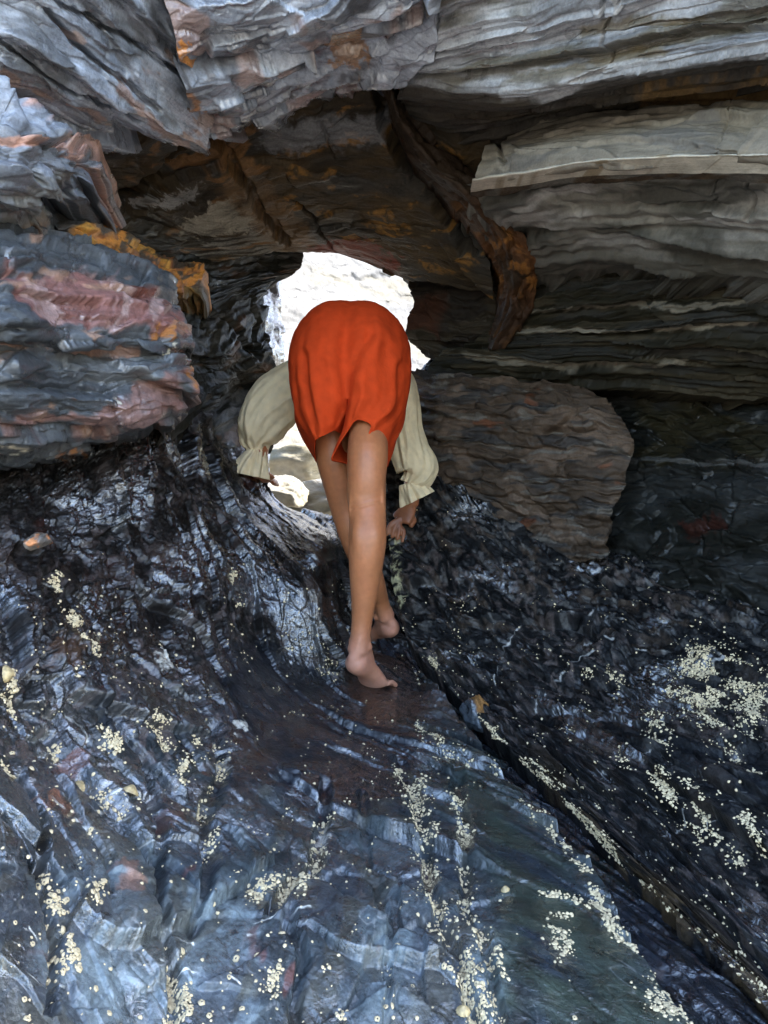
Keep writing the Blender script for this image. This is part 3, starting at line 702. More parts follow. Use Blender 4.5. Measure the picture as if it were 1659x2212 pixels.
# ---- pale slab with a white quartz band
SLABOB = empty('pale_slab', at(1300, 400, 1.6))
tag(SLABOB, 'pale grey jutting slab with a white quartz band along its lower edge', 'rock')
def slab_paint(r, s):
    c = base(r, (.185, .163, .127), .25)
    c = mix(c, (.25, .224, .178), blot(r, 3, 9, .0, .2, s + 1) * .7)
    c = mix(c, (.13, .125, .115), blot(r, 4, 20, .2, .08, s + 2) * .6)
    c = mix(c, (.19, .155, .10), zone(r, [(1540, 235), (1700, 220), (1700, 300), (1560, 280)], 2, 14, crust=22) * .5)
    return c, np.full(r.px.shape, .62, np.float32)
slab_rows = [
    [(1110, 285, 1.95), (1165, 258, 1.84), (1260, 243, 1.74), (1400, 228, 1.6), (1560, 226, 1.47), (1659, 226, 1.39), (2050, 230, 1.08)],
    [(1060, 315, 1.88), (1150, 290, 1.76), (1260, 265, 1.64), (1400, 250, 1.51), (1560, 245, 1.37), (1659, 245, 1.29), (2050, 250, 1.02)],
    [(1040, 345, 1.86), (1150, 325, 1.7), (1350, 295, 1.5), (1659, 285, 1.25), (2050, 290, .98)],
    [(1022, 388, 1.86), (1150, 370, 1.69), (1300, 346, 1.52), (1450, 338, 1.4), (1659, 334, 1.24), (2050, 340, .96)],
    [(1026, 404, 1.92), (1150, 388, 1.76), (1300, 366, 1.6), (1450, 357, 1.47), (1659, 352, 1.31), (2050, 358, 1.02)]]
SLAB = rock('slab_face', slab_rows, 73, st(rot=.04, amp=1.1, bl=2, lay=((.45, .13, .016), (.2, .05, .008), (.07, .016, .003)), warp=.8, crack=.06), slab_paint, thick=.45, back=(.1, 1, .3),
            mat=M_SLAB, jag=.006, parent=SLABOB, skn=.03, ampmul=lambda r: 1 - .9 * sstep(6, 0, 0 * r.px + (np.arange(r.px.shape[0])[::-1, None] / 4.0)), cracks=[([(1580, 230), (1560, 290), (1545, 340)], 3, .004), ([(1075, 300), (1085, 350)], 8, .02)])
q_top = [(1020, 386, 1.84), (1090, 376, 1.76), (1150, 368, 1.675), (1230, 352, 1.585), (1300, 343, 1.505), (1450, 336, 1.385), (1659, 331, 1.225), (2050, 337, .945)]
QZ = rock('quartz_band', [q_top, [(x, y + 3.5, d - .005) for x, y, d in q_top], [(x, y + 8, d + .004) for x, y, d in q_top]], 75, st(amp=.10, bl=3, fb=.004), lambda r, s: (
    mix(base(r, (.46, .42, .34), .3), (.26, .21, .14), blot(r, 10, 60, .2, .1, s)), np.full(r.px.shape, .5, np.float32)), thick=.08, back=(0, 1, .1), mat=M_SLAB, skn=.01, jag=.005, parent=SLABOB, step=.8)
BW = rock('brown_seam', [[(x, y + 7, d + .010) for x, y, d in q_top], [(x, y + 11, d + .035) for x, y, d in q_top], [(x, y + 20, d + .09) for x, y, d in q_top]], 76, st(amp=.25, bl=3, fb=.006), lambda r, s: (
    mix(base(r, (.085, .060, .038), .4), (.13, .12, .10), blot(r, 8, 30, .05, .15, s)), np.full(r.px.shape, .7, np.float32)), thick=.1, back=(0, 1, .1), mat=M_DRY, skn=.01, jag=.006, parent=SLABOB, step=.8)

# ---- grey beds under the slab
def mid_paint(r, s):
    c = base(r, (.15, .142, .120), .35)
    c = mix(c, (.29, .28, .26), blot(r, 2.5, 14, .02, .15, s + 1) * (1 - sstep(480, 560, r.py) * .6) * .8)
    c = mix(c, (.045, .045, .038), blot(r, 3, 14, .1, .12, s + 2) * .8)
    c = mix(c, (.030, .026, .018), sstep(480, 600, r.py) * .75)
    return c, np.clip(.5 + .16 * fbm(r.u * 5, r.v * 12, 3, s), .3, .75)
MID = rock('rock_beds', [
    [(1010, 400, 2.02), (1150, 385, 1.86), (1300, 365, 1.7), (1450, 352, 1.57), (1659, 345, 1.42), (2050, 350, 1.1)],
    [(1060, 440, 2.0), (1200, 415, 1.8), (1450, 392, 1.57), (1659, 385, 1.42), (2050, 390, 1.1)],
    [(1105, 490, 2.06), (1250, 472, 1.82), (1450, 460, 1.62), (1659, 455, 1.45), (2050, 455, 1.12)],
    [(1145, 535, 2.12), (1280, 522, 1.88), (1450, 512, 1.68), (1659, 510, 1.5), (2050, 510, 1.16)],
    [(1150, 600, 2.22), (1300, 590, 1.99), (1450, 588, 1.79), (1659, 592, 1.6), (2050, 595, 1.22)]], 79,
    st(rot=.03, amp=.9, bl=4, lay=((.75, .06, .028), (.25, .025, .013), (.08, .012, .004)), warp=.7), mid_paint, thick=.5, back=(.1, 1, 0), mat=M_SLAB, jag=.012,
    cracks=[([(1640, 340), (1620, 460)], 5, .015), ([(1555, 350), (1540, 440)], 4, .01)])
tag(MID.ob, kind='structure')

# ---- lower olive beds
def low_paint(r, s):
    c = base(r, (.016, .0145, .009), .45)
    c = mix(c, (.042, .035, .022), blot(r, 2, 22, .06, .1, s + 1) * .8)
    c = mix(c, (.025, .025, .022), blot(r, 2.5, 18, .1, .1, s + 2) * .8)
    c = mix(c, (.19, .17, .13), (line(r, [(1110, 712), (1300, 716), (1500, 712), (1700, 706)], 6, 81, 6) + line(r, [(1120, 672), (1300, 664), (1700, 648)], 6, 83, 12) * .6
                                + line(r, [(1000, 770), (1200, 790), (1330, 790), (1470, 785)], 10, 82, 10) * .6) * .9)
    return c, np.clip(.5 + .16 * fbm(r.u * 5, r.v * 12, 3, s), .3, .75)
LOW = rock('rock_beds', [
    [(1060, 560, 2.42), (1200, 570, 2.2), (1450, 572, 1.9), (1659, 575, 1.72), (2050, 575, 1.32)],
    [(1080, 650, 2.45), (1250, 640, 2.15), (1450, 635, 1.89), (1659, 628, 1.68), (2050, 625, 1.3)],
    [(1040, 730, 2.52), (1250, 714, 2.2), (1450, 708, 1.93), (1659, 703, 1.73), (2050, 700, 1.35)],
    [(940, 770, 2.62), (1200, 772, 2.3), (1450, 782, 2.03), (1659, 792, 1.84), (2050, 800, 1.45)],
    [(920, 812, 2.64), (1200, 832, 2.4), (1450, 842, 2.15), (1659, 855, 1.95), (2050, 870, 1.53)]], 83,
    st(rot=0, amp=1.0, lay=((.9, .05, .022), (.3, .018, .010), (.08, .008, .005)), warp=.6), low_paint, thick=.5, back=(.1, 1, 0), mat=M_SLAB, jag=.008)
tag(LOW.ob, kind='structure')

# ---- mauve brown block right of the person
def block_paint(r, s):
    c = base(r, (.044, .031, .021), .5)
    c = mix(c, (.094, .066, .046), blot(r, 4, 9, .0, .18, s + 1) * .8)
    c = mix(c, (.030, .028, .026), blot(r, 5, 22, .14, .06, s + 2) * .85)
    c = mix(c, (.10, .09, .075), blot(r, 6, 30, .24, .05, s + 3) * .8)
    c = mix(c, (.10, .035, .015), blot(r, 6, 12, .40, .05, s + 4) * .7)
    return c, np.clip(.5 + .15 * fbm(r.u * 8, r.v * 8, 3, s), .3, .7)
BLOCK = rock('rock_block', [
    [(880, 795, 2.62), (935, 802, 2.56), (1050, 808, 2.46), (1240, 830, 2.33), (1318, 858, 2.27)],
    [(890, 860, 2.56), (950, 860, 2.46), (1050, 870, 2.38), (1250, 890, 2.24), (1345, 905, 2.2)],
    [(895, 950, 2.56), (955, 950, 2.46), (1080, 960, 2.36), (1260, 960, 2.22), (1368, 955, 2.16)],
    [(925, 1040, 2.56), (1000, 1035, 2.46), (1100, 1040, 2.36), (1260, 1040, 2.22), (1350, 1040, 2.16)],
    [(990, 1110, 2.54), (1050, 1105, 2.46), (1130, 1115, 2.36), (1250, 1120, 2.24), (1325, 1110, 2.18)],
    [(1050, 1230, 2.54), (1100, 1230, 2.46), (1160, 1230, 2.34), (1250, 1220, 2.24), (1310, 1210, 2.18)]], 89,
    st(rot=.05, amp=.85, bl=2, lay=((.22, .045, .022), (.10, .024, .016), (.05, .010, .006)), crack=.4), block_paint, thick=.35, back=(.1, 1, 0), mat=M_DRY, jag=.012)
tag(BLOCK.ob, 'rounded mauve brown block of flaky rock right of the bending person', 'rock')

# ---- dark jointed wall, far right
def joint_paint(r, s):
    c = base(r, (.009, .0092, .0075), .5)
    c = mix(c, (.024, .025, .024), blot(r, 4, 6, .08, .12, s + 1) * .7)
    c = mix(c, (.018, .015, .007), zone(r, [(1380, 860), (1659, 850), (1659, 1010), (1380, 1010)], 90, 20, crust=22) * blot(r, 5, 8, -.05, .15, s + 2) * .8)
    c = mix(c, (.03, .009, .006), zone(r, [(1470, 1130), (1560, 1120), (1570, 1150), (1480, 1160)], 92, 8, crust=22) * .7)
    c = mix(c, (.08, .08, .075), line(r, [(1370, 995), (1450, 998), (1659, 1005)], 7, 93, 8) * .6)
    return c, np.clip(.38 + .15 * fbm(r.u * 8, r.v * 8, 3, s), .22, .65)
JW = rock('cave_wall', [
    [(1200, 800, 2.62), (1450, 810, 2.3), (1659, 825, 2.05), (2050, 840, 1.6)], [(1260, 920, 2.5), (1450, 910, 2.24), (1659, 910, 1.98), (2050, 920, 1.54)],
    [(1280, 1000, 2.44), (1450, 998, 2.2), (1659, 1005, 1.94), (2050, 1010, 1.5)], [(1270, 1100, 2.42), (1450, 1100, 2.16), (1659, 1110, 1.9), (2050, 1120, 1.48)],
    [(1250, 1230, 2.36), (1450, 1230, 2.1), (1659, 1250, 1.86), (2050, 1270, 1.45)], [(1250, 1350, 2.3), (1450, 1370, 2.0), (1659, 1400, 1.8), (2050, 1430, 1.42)]], 97,
    st(rot=.02, amp=.8, lay=((.16, .075, .026), (.14, .035, .016), (.05, .012, .005)), crack=.3, warp=.4), joint_paint, thick=.4, back=(.2, 1, 0), mat=M_DRY, jag=.01)
tag(JW.ob, kind='structure')

# ---- left mid stack of blue grey blocks
def stack_paint(r, s):
    c = base(r, (.14, .152, .17), .5)
    c = mix(c, (.28, .31, .36), blot(r, 4, 7, .05, .15, s + 1) * .7)
    c = mix(c, (.42, .24, .18), (line(r, [(-20, 190), (60, 240), (130, 300), (200, 360)], 22, 94, 16) + line(r, [(0, 300), (80, 320), (180, 355)], 9, 95, 12)) * blot(r, 8, 8, -.15, .15, s + 2) * .9)
    c = mix(c, (.30, .15, .06), line(r, [(-20, 480), (60, 482), (100, 470)], 12, 96, 6) * .8)
    c = mix(c, (.13, .125, .105), zone(r, [(0, 390), (140, 370), (110, 480), (0, 480)], 97, 12, crust=22) * .7)
    return c, np.clip(.33 + .15 * fbm(r.u * 8, r.v * 8, 3, s), .2, .6)
STACK = rock('rock_stack', [
    [(-420, 130, .98), (-20, 180, 1.2), (60, 232, 1.36), (180, 335, 1.58)], [(-420, 260, .95), (0, 280, 1.12), (100, 310, 1.27), (215, 358, 1.5)],
    [(-420, 350, .98), (0, 362, 1.12), (100, 372, 1.25), (190, 385, 1.45)], [(-420, 430, 1.02), (0, 430, 1.2), (90, 430, 1.32), (158, 420, 1.45)],
    [(-420, 520, 1.1), (0, 492, 1.3), (60, 495, 1.38), (112, 478, 1.48)]], 101,
    st(rot=.25, amp=.9, stp=.9, tilt=1.8, bl=1, warp=.5, lay=((.20, .10, .040), (.10, .045, .018), (.04, .016, .006)), crack=.2), stack_paint, thick=.45, back=(-.2, 1, .1), mat=M_SHN, jag=.006)
tag(STACK.ob, 'blue grey blocky rock stack with pinkish edges at the left, above the mauve boulder', 'rock')

# ---- orange ledge
def ledge_paint(r, s):
    c = base(r, (.40, .16, .035), .5)
    c = mix(c, (.52, .27, .06), blot(r, 8, 12, .1, .12, s + 1) * .8)
    c = mix(c, (.22, .09, .05), blot(r, 8, 12, .16, .1, s + 4) * .7)
    c = mix(c, (.05, .048, .04), blot(r, 14, 18, .06, .06, s + 2, 5) * .9)
    c = mix(c, (.055, .06, .062), (1 - sstep(165, 190, r.px + .5 * (r.py - 470))) * .95)
    c = mix(c, (.10, .08, .035), sstep(.62, .8, r.rowt) * .7)
    return c, np.full(r.px.shape, .5, np.float32)
def ledge_style(r, s):
    r.rowt = np.linspace(0, 1, r.px.shape[0], dtype=np.float32)[:, None] * np.ones_like(r.px)
    return slate(r, s, rot=0, amp=1.0, lay=((.12, .06, .020), (.06, .022, .011), (.03, .01, .004)))
LEDGE = rock('rust_ledge', [
    [(105, 470, 1.62), (170, 450, 1.66), (250, 492, 1.82), (345, 556, 2.02), (438, 566, 2.16)], [(120, 482, 1.52), (185, 478, 1.56), (260, 525, 1.70), (340, 578, 1.87), (437, 598, 2.05)],
    [(130, 505, 1.52), (200, 520, 1.56), (280, 565, 1.70), (350, 608, 1.86), (434, 632, 2.02)], [(130, 530, 1.6), (210, 560, 1.66), (290, 600, 1.78), (360, 625, 1.92), (430, 640, 2.1)]], 103,
    ledge_style, ledge_paint, thick=.3, back=(-.1, 1, -.1), mat=M_DRY, jag=.012, step=.8)
tag(LEDGE.ob, 'bright orange rust coated rock ledge above the mauve boulder', 'rock')

# ---- big boulder at the left
def boul_paint(r, s):
    c = base(r, (.065, .071, .076), .4)
    c = mix(c, (.115, .12, .12), blot(r, 3, 8, .05, .15, s + 1) * .7)
    mz = zone(r, [(5, 545), (45, 600), (100, 588), (180, 572), (260, 592), (370, 648), (395, 692), (402, 722), (340, 725), (320, 702), (250, 708), (190, 695), (130, 690), (75, 695), (40, 640)], 110, 6, 20)
    c = mix(c, (.20, .095, .080), mz * .95)
    c = mix(c, (.42, .29, .26), mz * blot(r, 14, 7, .08, .12, s + 2) * .8)
    c = mix(c, (.13, .045, .030), mz * blot(r, 6, 7, .2, .06, s + 3) * .85)
    m2 = zone(r, [(250, 860), (330, 825), (405, 795), (418, 840), (395, 875), (330, 905), (190, 940), (0, 932), (0, 905), (190, 895)], 112, 6, 22)
    c = mix(c, (.21, .12, .10), m2 * blot(r, 8, 8, -.12, .15, s + 4) * .9)
    c = mix(c, (.35, .20, .14), line(r, [(0, 748), (120, 758), (300, 765)], 9, 114, 8) * .7)
    c = mix(c, (.30, .12, .03), blot(r, 40, 40, -.02, .15, s + 77) * (line(r, [(410, 800), (412, 830)], 12, 115, 6) + zone(r, [(325, 712), (372, 700), (375, 725), (335, 742)], 116, 5, 12, crust=22) + line(r, [(120, 985), (170, 970)], 9, 117, 10)) * .85)
    c = mix(c, (.60, .56, .44), (zone(r, [(345, 755), (375, 748), (378, 768), (350, 772)], 118, 4, 16, crust=22) + zone(r, [(232, 855), (252, 848), (252, 870), (236, 872)], 119, 4, 14, crust=22)
                                 + zone(r, [(0, 950), (60, 945), (75, 958), (10, 975)], 121, 5, 16) + zone(r, [(365, 770), (400, 768), (404, 776), (370, 778)], 122, 3, 8)) * blot(r, 30, 30, -.05, .15, s + 6))
    c = mix(c, (.30, .18, .12), blot(r, 7, 14, .34, .05, s + 5) * .7)
    return c, np.clip(.36 + .18 * fbm(r.u * 8, r.v * 8, 3, s), .25, .7)
BOUL = rock('boulder', [
    [(-420, 500, 1.1), (0, 500, 1.3), (120, 506, 1.48), (250, 545, 1.62), (340, 592, 1.72), (376, 616, 1.76)],
    [(-420, 540, .95), (0, 530, 1.15), (120, 545, 1.3), (250, 582, 1.45), (340, 625, 1.56), (388, 650, 1.66)],
    [(-420, 640, .92), (0, 625, 1.1), (120, 640, 1.25), (250, 672, 1.38), (350, 690, 1.5), (406, 712, 1.62)],
    [(-420, 720, .92), (0, 715, 1.09), (120, 730, 1.24), (250, 740, 1.37), (360, 746, 1.49), (413, 745, 1.6)],
    [(-420, 755, .98), (0, 748, 1.17), (120, 762, 1.31), (250, 768, 1.43), (360, 768, 1.54), (404, 768, 1.63)],
    [(-420, 800, .96), (0, 795, 1.13), (120, 800, 1.27), (250, 800, 1.39), (360, 800, 1.48), (415, 812, 1.58)],
    [(-420, 880, .98), (0, 875, 1.16), (120, 875, 1.29), (250, 868, 1.4), (350, 862, 1.49), (410, 848, 1.58)],
    [(-420, 930, 1.0), (0, 925, 1.19), (120, 925, 1.31), (250, 910, 1.42), (330, 900, 1.5), (388, 884, 1.6)],
    [(-420, 970, 1.05), (0, 960, 1.25), (120, 952, 1.38), (200, 942, 1.48), (260, 928, 1.54), (325, 910, 1.62)],
    [(-420, 1005, 1.12), (0, 995, 1.34), (60, 990, 1.41), (120, 980, 1.48), (180, 964, 1.54), (245, 944, 1.62)]], 107,
    st(rot=.06, amp=.85, stp=.9, tilt=1.6, bl=1, warp=.6, lay=((.30, .085, .026), (.13, .04, .014), (.05, .015, .005)), crack=.2), boul_paint, thick=.45, back=(-.3, 1, 0), mat=M_SHN, jag=.006)
tag(BOUL.ob, 'big layered grey boulder with mauve red patches jutting in from the left', 'rock')
# ================================================================== AROUND THE CAVE
def bulk(name, lo, hi, n=26, amp=.22, seed=1, mat=None):
    """a rock-like mass that blocks light: a box of many faces, its sides broken up"""
    V, Q = [], []
    lo = np.array(lo, float); hi = np.array(hi, float)
    for ax in range(3):
        for sgn in (0, 1):
            a, b = [i for i in range(3) if i != ax]
            s, t = np.meshgrid(np.linspace(0, 1, n), np.linspace(0, 1, n), indexing='ij')
            P = np.empty((n, n, 3)); P[..., a] = lo[a] + (hi[a] - lo[a]) * s; P[..., b] = lo[b] + (hi[b] - lo[b]) * t
            P[..., ax] = (lo, hi)[sgn][ax]
            d = fbm(P[..., 0] * .9 + P[..., 1] * .5, P[..., 2] * 1.3 + P[..., 1] * .7, 4, seed)
            d2 = fbm(P[..., 0] * .9 - P[..., 1] * .6, P[..., 2] * 2.2 + P[..., 0] * .2, 4, seed + 5)
            c = (lo + hi) / 2
            w = P - c; w /= np.linalg.norm(w, axis=-1, keepdims=True)
            P = P + w * (amp * d)[..., None]; P[..., 1] += amp * .5 * d2
            o = sum(len(v) for v in V)
            idx = np.arange(n * n).reshape(n, n) + o
            q = np.stack([idx[:-1, :-1], idx[1:, :-1], idx[1:, 1:], idx[:-1, 1:]], -1).reshape(-1, 4)
            if (sgn == 0) != (ax == 1): q = q[:, ::-1]
            V.append(P.reshape(-1, 3)); Q.append(q)
    return link(name, mesh_np(name, np.concatenate(V), np.concatenate(Q)), mat)

M_MASS = plain('block_mass_stone', (.10, .10, .10), .6, .5, 3, .6, .03)
for nm, lo, hi, sd in (('light_block_mass', (-4.5, .5, 2.2), (5.0, 2.3, 5.0), 4), ('light_block_mass', (-4.5, 1.95, 1.85), (5.0, 3.1, 5.2), 1), ('light_block_mass', (-5.0, 1.0, -1.2), (-1.05, 3.1, 4.6), 2),
                       ('light_block_mass', (1.45, .25, -1.2), (6.0, 3.1, 4.9), 3)):  # unseen rock boxes, added to keep sun and sky light out
    tag(bulk(nm, lo, hi, seed=sd, mat=M_MASS), kind='structure')

def sand_sheet():
    n = 90
    t = np.sign(np.linspace(-1, 1, n)) * np.abs(np.linspace(-1, 1, n)) ** 3 * 1500
    X, Y = np.meshgrid(t, t, indexing='ij')
    Z = -.75 + .06 * fbm(X * .3, Y * .3, 4, 2) - .0 * X
    idx = np.arange(n * n).reshape(n, n)
    q = np.stack([idx[:-1, :-1], idx[1:, :-1], idx[1:, 1:], idx[:-1, 1:]], -1).reshape(-1, 4)
    return mesh_np('beach', np.stack([X, Y, Z], -1).reshape(-1, 3), q)
M_SAND = plain('pale_sand', (.20, .175, .135), .9, .2, 8, .4, .01)
tag(link('beach', sand_sheet(), M_SAND), kind='structure')

# pale cliff in full sun beyond the opening
M_PALE = rock_mat('pale_stone', su=4, sv=9, bump=.6, dist=.02, spec=.3, contrast=.3, iso=12)
def pale_paint(r, s):
    c = base(r, CLIFF, .25)
    c = mix(c, tuple(x * .9 for x in CLIFF), blot(r, .7, 1.6, .05, .2, s + 1) * .7)
    c = mix(c, (CLIFF[0] * 1.05, CLIFF[1] * .98, CLIFF[2] * .8), blot(r, .5, 3, .2, .1, s + 2) * .8)
    return c, np.full(r.px.shape, .75, np.float32)
CLIFF = (.16, .159, .154)
CL = rock('pale_cliff', [
    [(250, 0, 5.4), (600, 0, 6.4), (900, 0, 7.4), (1400, 0, 9.0)], [(250, 500, 5.2), (600, 500, 6.2), (900, 500, 7.2), (1400, 500, 8.8)],
    [(250, 900, 4.9), (600, 900, 5.9), (900, 900, 6.9), (1400, 900, 8.4)], [(250, 1350, 4.7), (600, 1350, 5.6), (900, 1350, 6.5), (1400, 1350, 8.0)]], 211,
    st(rot=.12, amp=.5, lay=((1.4, .5, .03), (.6, .16, .012), (.2, .05, .004)), fb=.006), pale_paint, thick=1.5, back=(-.3, 1, 0), mat=M_PALE, jag=.03, step=1.5)
tag(CL.ob, 'sunlit pale cliff filling the opening behind the bending person', 'cliff')

def pebble(name, c, rad, seed, rgb=None, mat=None, n=72, cut=.55, parent=None, paint=None):
    th, ph = np.meshgrid(np.linspace(0, 2 * np.pi, n, endpoint=False), np.linspace(.02, np.pi - .02, n // 2), indexing='ij')
    D = np.stack([np.cos(th) * np.sin(ph), np.sin(th) * np.sin(ph), np.cos(ph)], -1)
    rs = np.random.RandomState(seed)
    R = np.ones(D.shape[:2])
    for _ in range(16):                       # flat broken faces
        k = rs.normal(size=3); k /= np.linalg.norm(k)
        d = D @ k
        R = np.minimum(R, np.where(d > .05, (cut + .3 * rs.rand()) / np.maximum(d, .05), 9))
    R = R * (1 + .12 * fbm(D[..., 0] * 3 + D[..., 2] * 2, D[..., 1] * 3 + D[..., 2] * 4, 5, seed))
    P = D * R[..., None] * np.array(rad) + np.array(c)
    m, k = P.shape[:2]
    idx = np.arange(m * k).reshape(m, k)
    q = np.stack([idx, np.roll(idx, -1, 0), np.roll(np.roll(idx, -1, 0), -1, 1), np.roll(idx, -1, 1)], -1)[:, :-1].reshape(-1, 4)
    me = mesh_np(name, P.reshape(-1, 3), q[:, ::-1])
    u = th; v = ph
    r = Rock(); r.px = th.astype(np.float32); r.u = r.su = (th * rad[0]).astype(np.float32) + seed; r.v = r.sv = (ph * rad[2]).astype(np.float32) + seed
    r.flake = (R - R.mean()).astype(np.float32) * .5; r.D = D
    cc, ro = paint(r, seed)
    a = me.attributes.new('Col', 'FLOAT_COLOR', 'POINT'); a.data.foreach_set('color', np.concatenate([np.clip(cc, .004, .9).reshape(-1, 3), np.ones((m * k, 1))], 1).astype(np.float32).ravel())
    a = me.attributes.new('wet', 'FLOAT', 'POINT'); a.data.foreach_set('value', ro.astype(np.float32).ravel())
    uvl = me.uv_layers.new(name='UVMap'); uvl.data.foreach_set('uv', np.stack([r.u.ravel(), r.v.ravel()], -1)[q[:, ::-1].ravel()].astype(np.float32).ravel())
    return link(name, me, mat, parent)

pl = lambda r, s: (mix(base(r, (.22, .213, .195), .3), (.25, .23, .17), blot(r, 2, 2, .1, .2, s)), np.full(r.px.shape, .7, np.float32))
for i, (px, py, y, rx, ry, rz, lb) in enumerate((
        (665, 1010, 4.4, .34, .35, .20, 'broad cream boulder in sunlight seen below the left sleeve'), (690, 1085, 3.7, .34, .3, .16, 'low sunlit cream boulder just behind the left knee'),
        (600, 1060, 3.4, .16, .2, .10, 'small bright boulder beyond the left hand'))):
    p = at(px, py, y)
    tag(pebble('boulder', p, (rx, ry, rz), 300 + i, mat=M_PALE, paint=pl), lb, 'boulder', 'sunlit boulders beyond the opening')

# loose stones in the cave
def stone_paint(r, s):
    c = base(r, (.085, .10, .115), .6)
    c = mix(c, (.26, .12, .03), sstep(-.05, .12, r.D[..., 0] * .7 + r.D[..., 2] * .75 - .25 + .25 * fbm(r.u * 30, r.v * 30, 3, s)) * .9)
    return c, np.full(r.px.shape, .35, np.float32)
s1 = pebble('loose_stone', at(1032, 1545, 1.78) + Vector((0, .03, -.0)), (.046, .075, .055), 12, mat=M_WET, paint=stone_paint)
tag(s1, 'wet blue grey and ochre stone wedged in the dark gully', 'stone')
s2 = pebble('loose_stone', at(82, 1168, 1.24), (.024, .03, .018), 17, mat=M_WET, paint=lambda r, s: (mix(base(r, (.14, .12, .10), .5), (.33, .14, .06), blot(r, 40, 40, .1, .1, s)), np.full(r.px.shape, .4, np.float32)))
tag(s2, 'small reddish brown stone lying on the dark rock at the left', 'stone')
# ================================================================== THE PERSON
PERSON = empty('person', (-.06, 1.98, .05))
tag(PERSON, 'barefoot person in orange shorts and cream puff sleeved blouse bending into the bright opening', 'person')

def tube(rings, nseg=28, per=5, mod=None, cap=True, ref=(1, 0, 0)):
    """rings: (centre, half width, half depth); returns grid of points (rows, nseg, 3)"""
    C = np.array([list(r[0]) for r in rings], float); A = np.array([r[1] for r in rings]); B = np.array([r[2] for r in rings])
    t = np.linspace(0, len(rings) - 1, (len(rings) - 1) * per + 1)
    C = catmull(C, t); A = catmull(A, t); B = catmull(B, t)
    T = np.gradient(C, axis=0); T /= np.linalg.norm(T, axis=1, keepdims=True)
    X = np.array(ref, float); a = X - T * (T @ X)[:, None]; a /= np.linalg.norm(a, axis=1, keepdims=True)
    b = np.cross(T, a)
    th = np.linspace(0, 2 * np.pi, nseg, endpoint=False)
    k = np.ones((len(t), nseg)) if mod is None else mod(np.linspace(0, 1, len(t))[:, None], th[None, :])
    P = C[:, None] + a[:, None] * (A[:, None] * np.cos(th) * k)[..., None] + b[:, None] * (B[:, None] * np.sin(th) * k)[..., None]
    if cap:
        def end(i, s):
            out = []
            for f, e in ((.75, .5), (.35, .85)):
                out.append(C[i] + (P[i] - C[i]) * f + T[i] * s * e * min(A[i], B[i]) * .9)
            return out
        e0 = end(0, -1); e1 = end(-1, 1)
        P = np.concatenate([np.array(e0[::-1]), P, np.array(e1)])
    return P

def grid_faces(n, m, o=0, close=True):
    idx = np.arange(n * m).reshape(n, m) + o
    if close: idx = np.concatenate([idx, idx[:, :1]], 1)
    return np.stack([idx[:-1, :-1], idx[:-1, 1:], idx[1:, 1:], idx[1:, :-1]], -1).reshape(-1, 4)

def fuse(name, tubes, voxel=.003, smooth=7, mat=None, parent=None):
    bm = bmesh.new()
    for P in tubes:
        n, m = P.shape[:2]
        vs = [bm.verts.new(p) for p in P.reshape(-1, 3)]
        for f in grid_faces(n, m): bm.faces.new([vs[i] for i in f])
        bm.faces.new(vs[:m]); bm.faces.new(vs[-m:])
    bmesh.ops.recalc_face_normals(bm, faces=bm.faces)
    me = bpy.data.meshes.new(name); bm.to_mesh(me); bm.free()
    tmp = bpy.data.objects.new('fuse', me); COL.objects.link(tmp)
    r = tmp.modifiers.new('r', 'REMESH'); r.mode = 'VOXEL'; r.voxel_size = voxel; r.use_smooth_shade = True
    s = tmp.modifiers.new('s', 'SMOOTH'); s.iterations = smooth; s.factor = .5
    dg = bpy.context.evaluated_depsgraph_get()
    out = bpy.data.meshes.new_from_object(tmp.evaluated_get(dg))
    bpy.data.objects.remove(tmp)
    out.name = name
    out.polygons.foreach_set('use_smooth', np.ones(len(out.polygons), bool))
    out.materials.clear()
    return link(name, out, mat, parent)

# skin
M_SKIN = bpy.data.materials.new('skin')
t, N_, L_, B_ = nodes(M_SKIN)
a_ = N_.new('ShaderNodeAttribute'); a_.attribute_name = 'Col'
nz = N_.new('ShaderNodeTexNoise'); nz.inputs['Scale'].default_value = 90; nz.inputs['Detail'].default_value = 5
tc_ = N_.new('ShaderNodeTexCoord'); L_.new(tc_.outputs['Object'], nz.inputs['Vector'])
mr_ = N_.new('ShaderNodeMapRange'); mr_.inputs['To Min'].default_value = .82; mr_.inputs['To Max'].default_value = 1.18
L_.new(nz.outputs[0], mr_.inputs[0])
mu_ = N_.new('ShaderNodeVectorMath'); mu_.operation = 'SCALE'
L_.new(a_.outputs['Color'], mu_.inputs[0]); L_.new(mr_.outputs[0], mu_.inputs['Scale']); L_.new(mu_.outputs[0], B_.inputs['Base Color'])
B_.inputs['Roughness'].default_value = .46
B_.inputs['Specular IOR Level'].default_value = .38
B_.inputs['Subsurface Weight'].default_value = .12
B_.inputs['Subsurface Radius'].default_value = (.010, .004, .002)
B_.inputs['Subsurface Scale'].default_value = .6
nf = N_.new('ShaderNodeTexNoise'); nf.inputs['Scale'].default_value = 420; nf.inputs['Detail'].default_value = 3
L_.new(tc_.outputs['Object'], nf.inputs['Vector'])
bp_ = N_.new('ShaderNodeBump'); bp_.inputs['Strength'].default_value = .25; bp_.inputs['Distance'].default_value = .0006
L_.new(nf.outputs[0], bp_.inputs['Height']); L_.new(bp_.outputs[0], B_.inputs['Normal'])

def ring(px, py, y, a, b): return (at(px, py, y), a, b)
parts = []
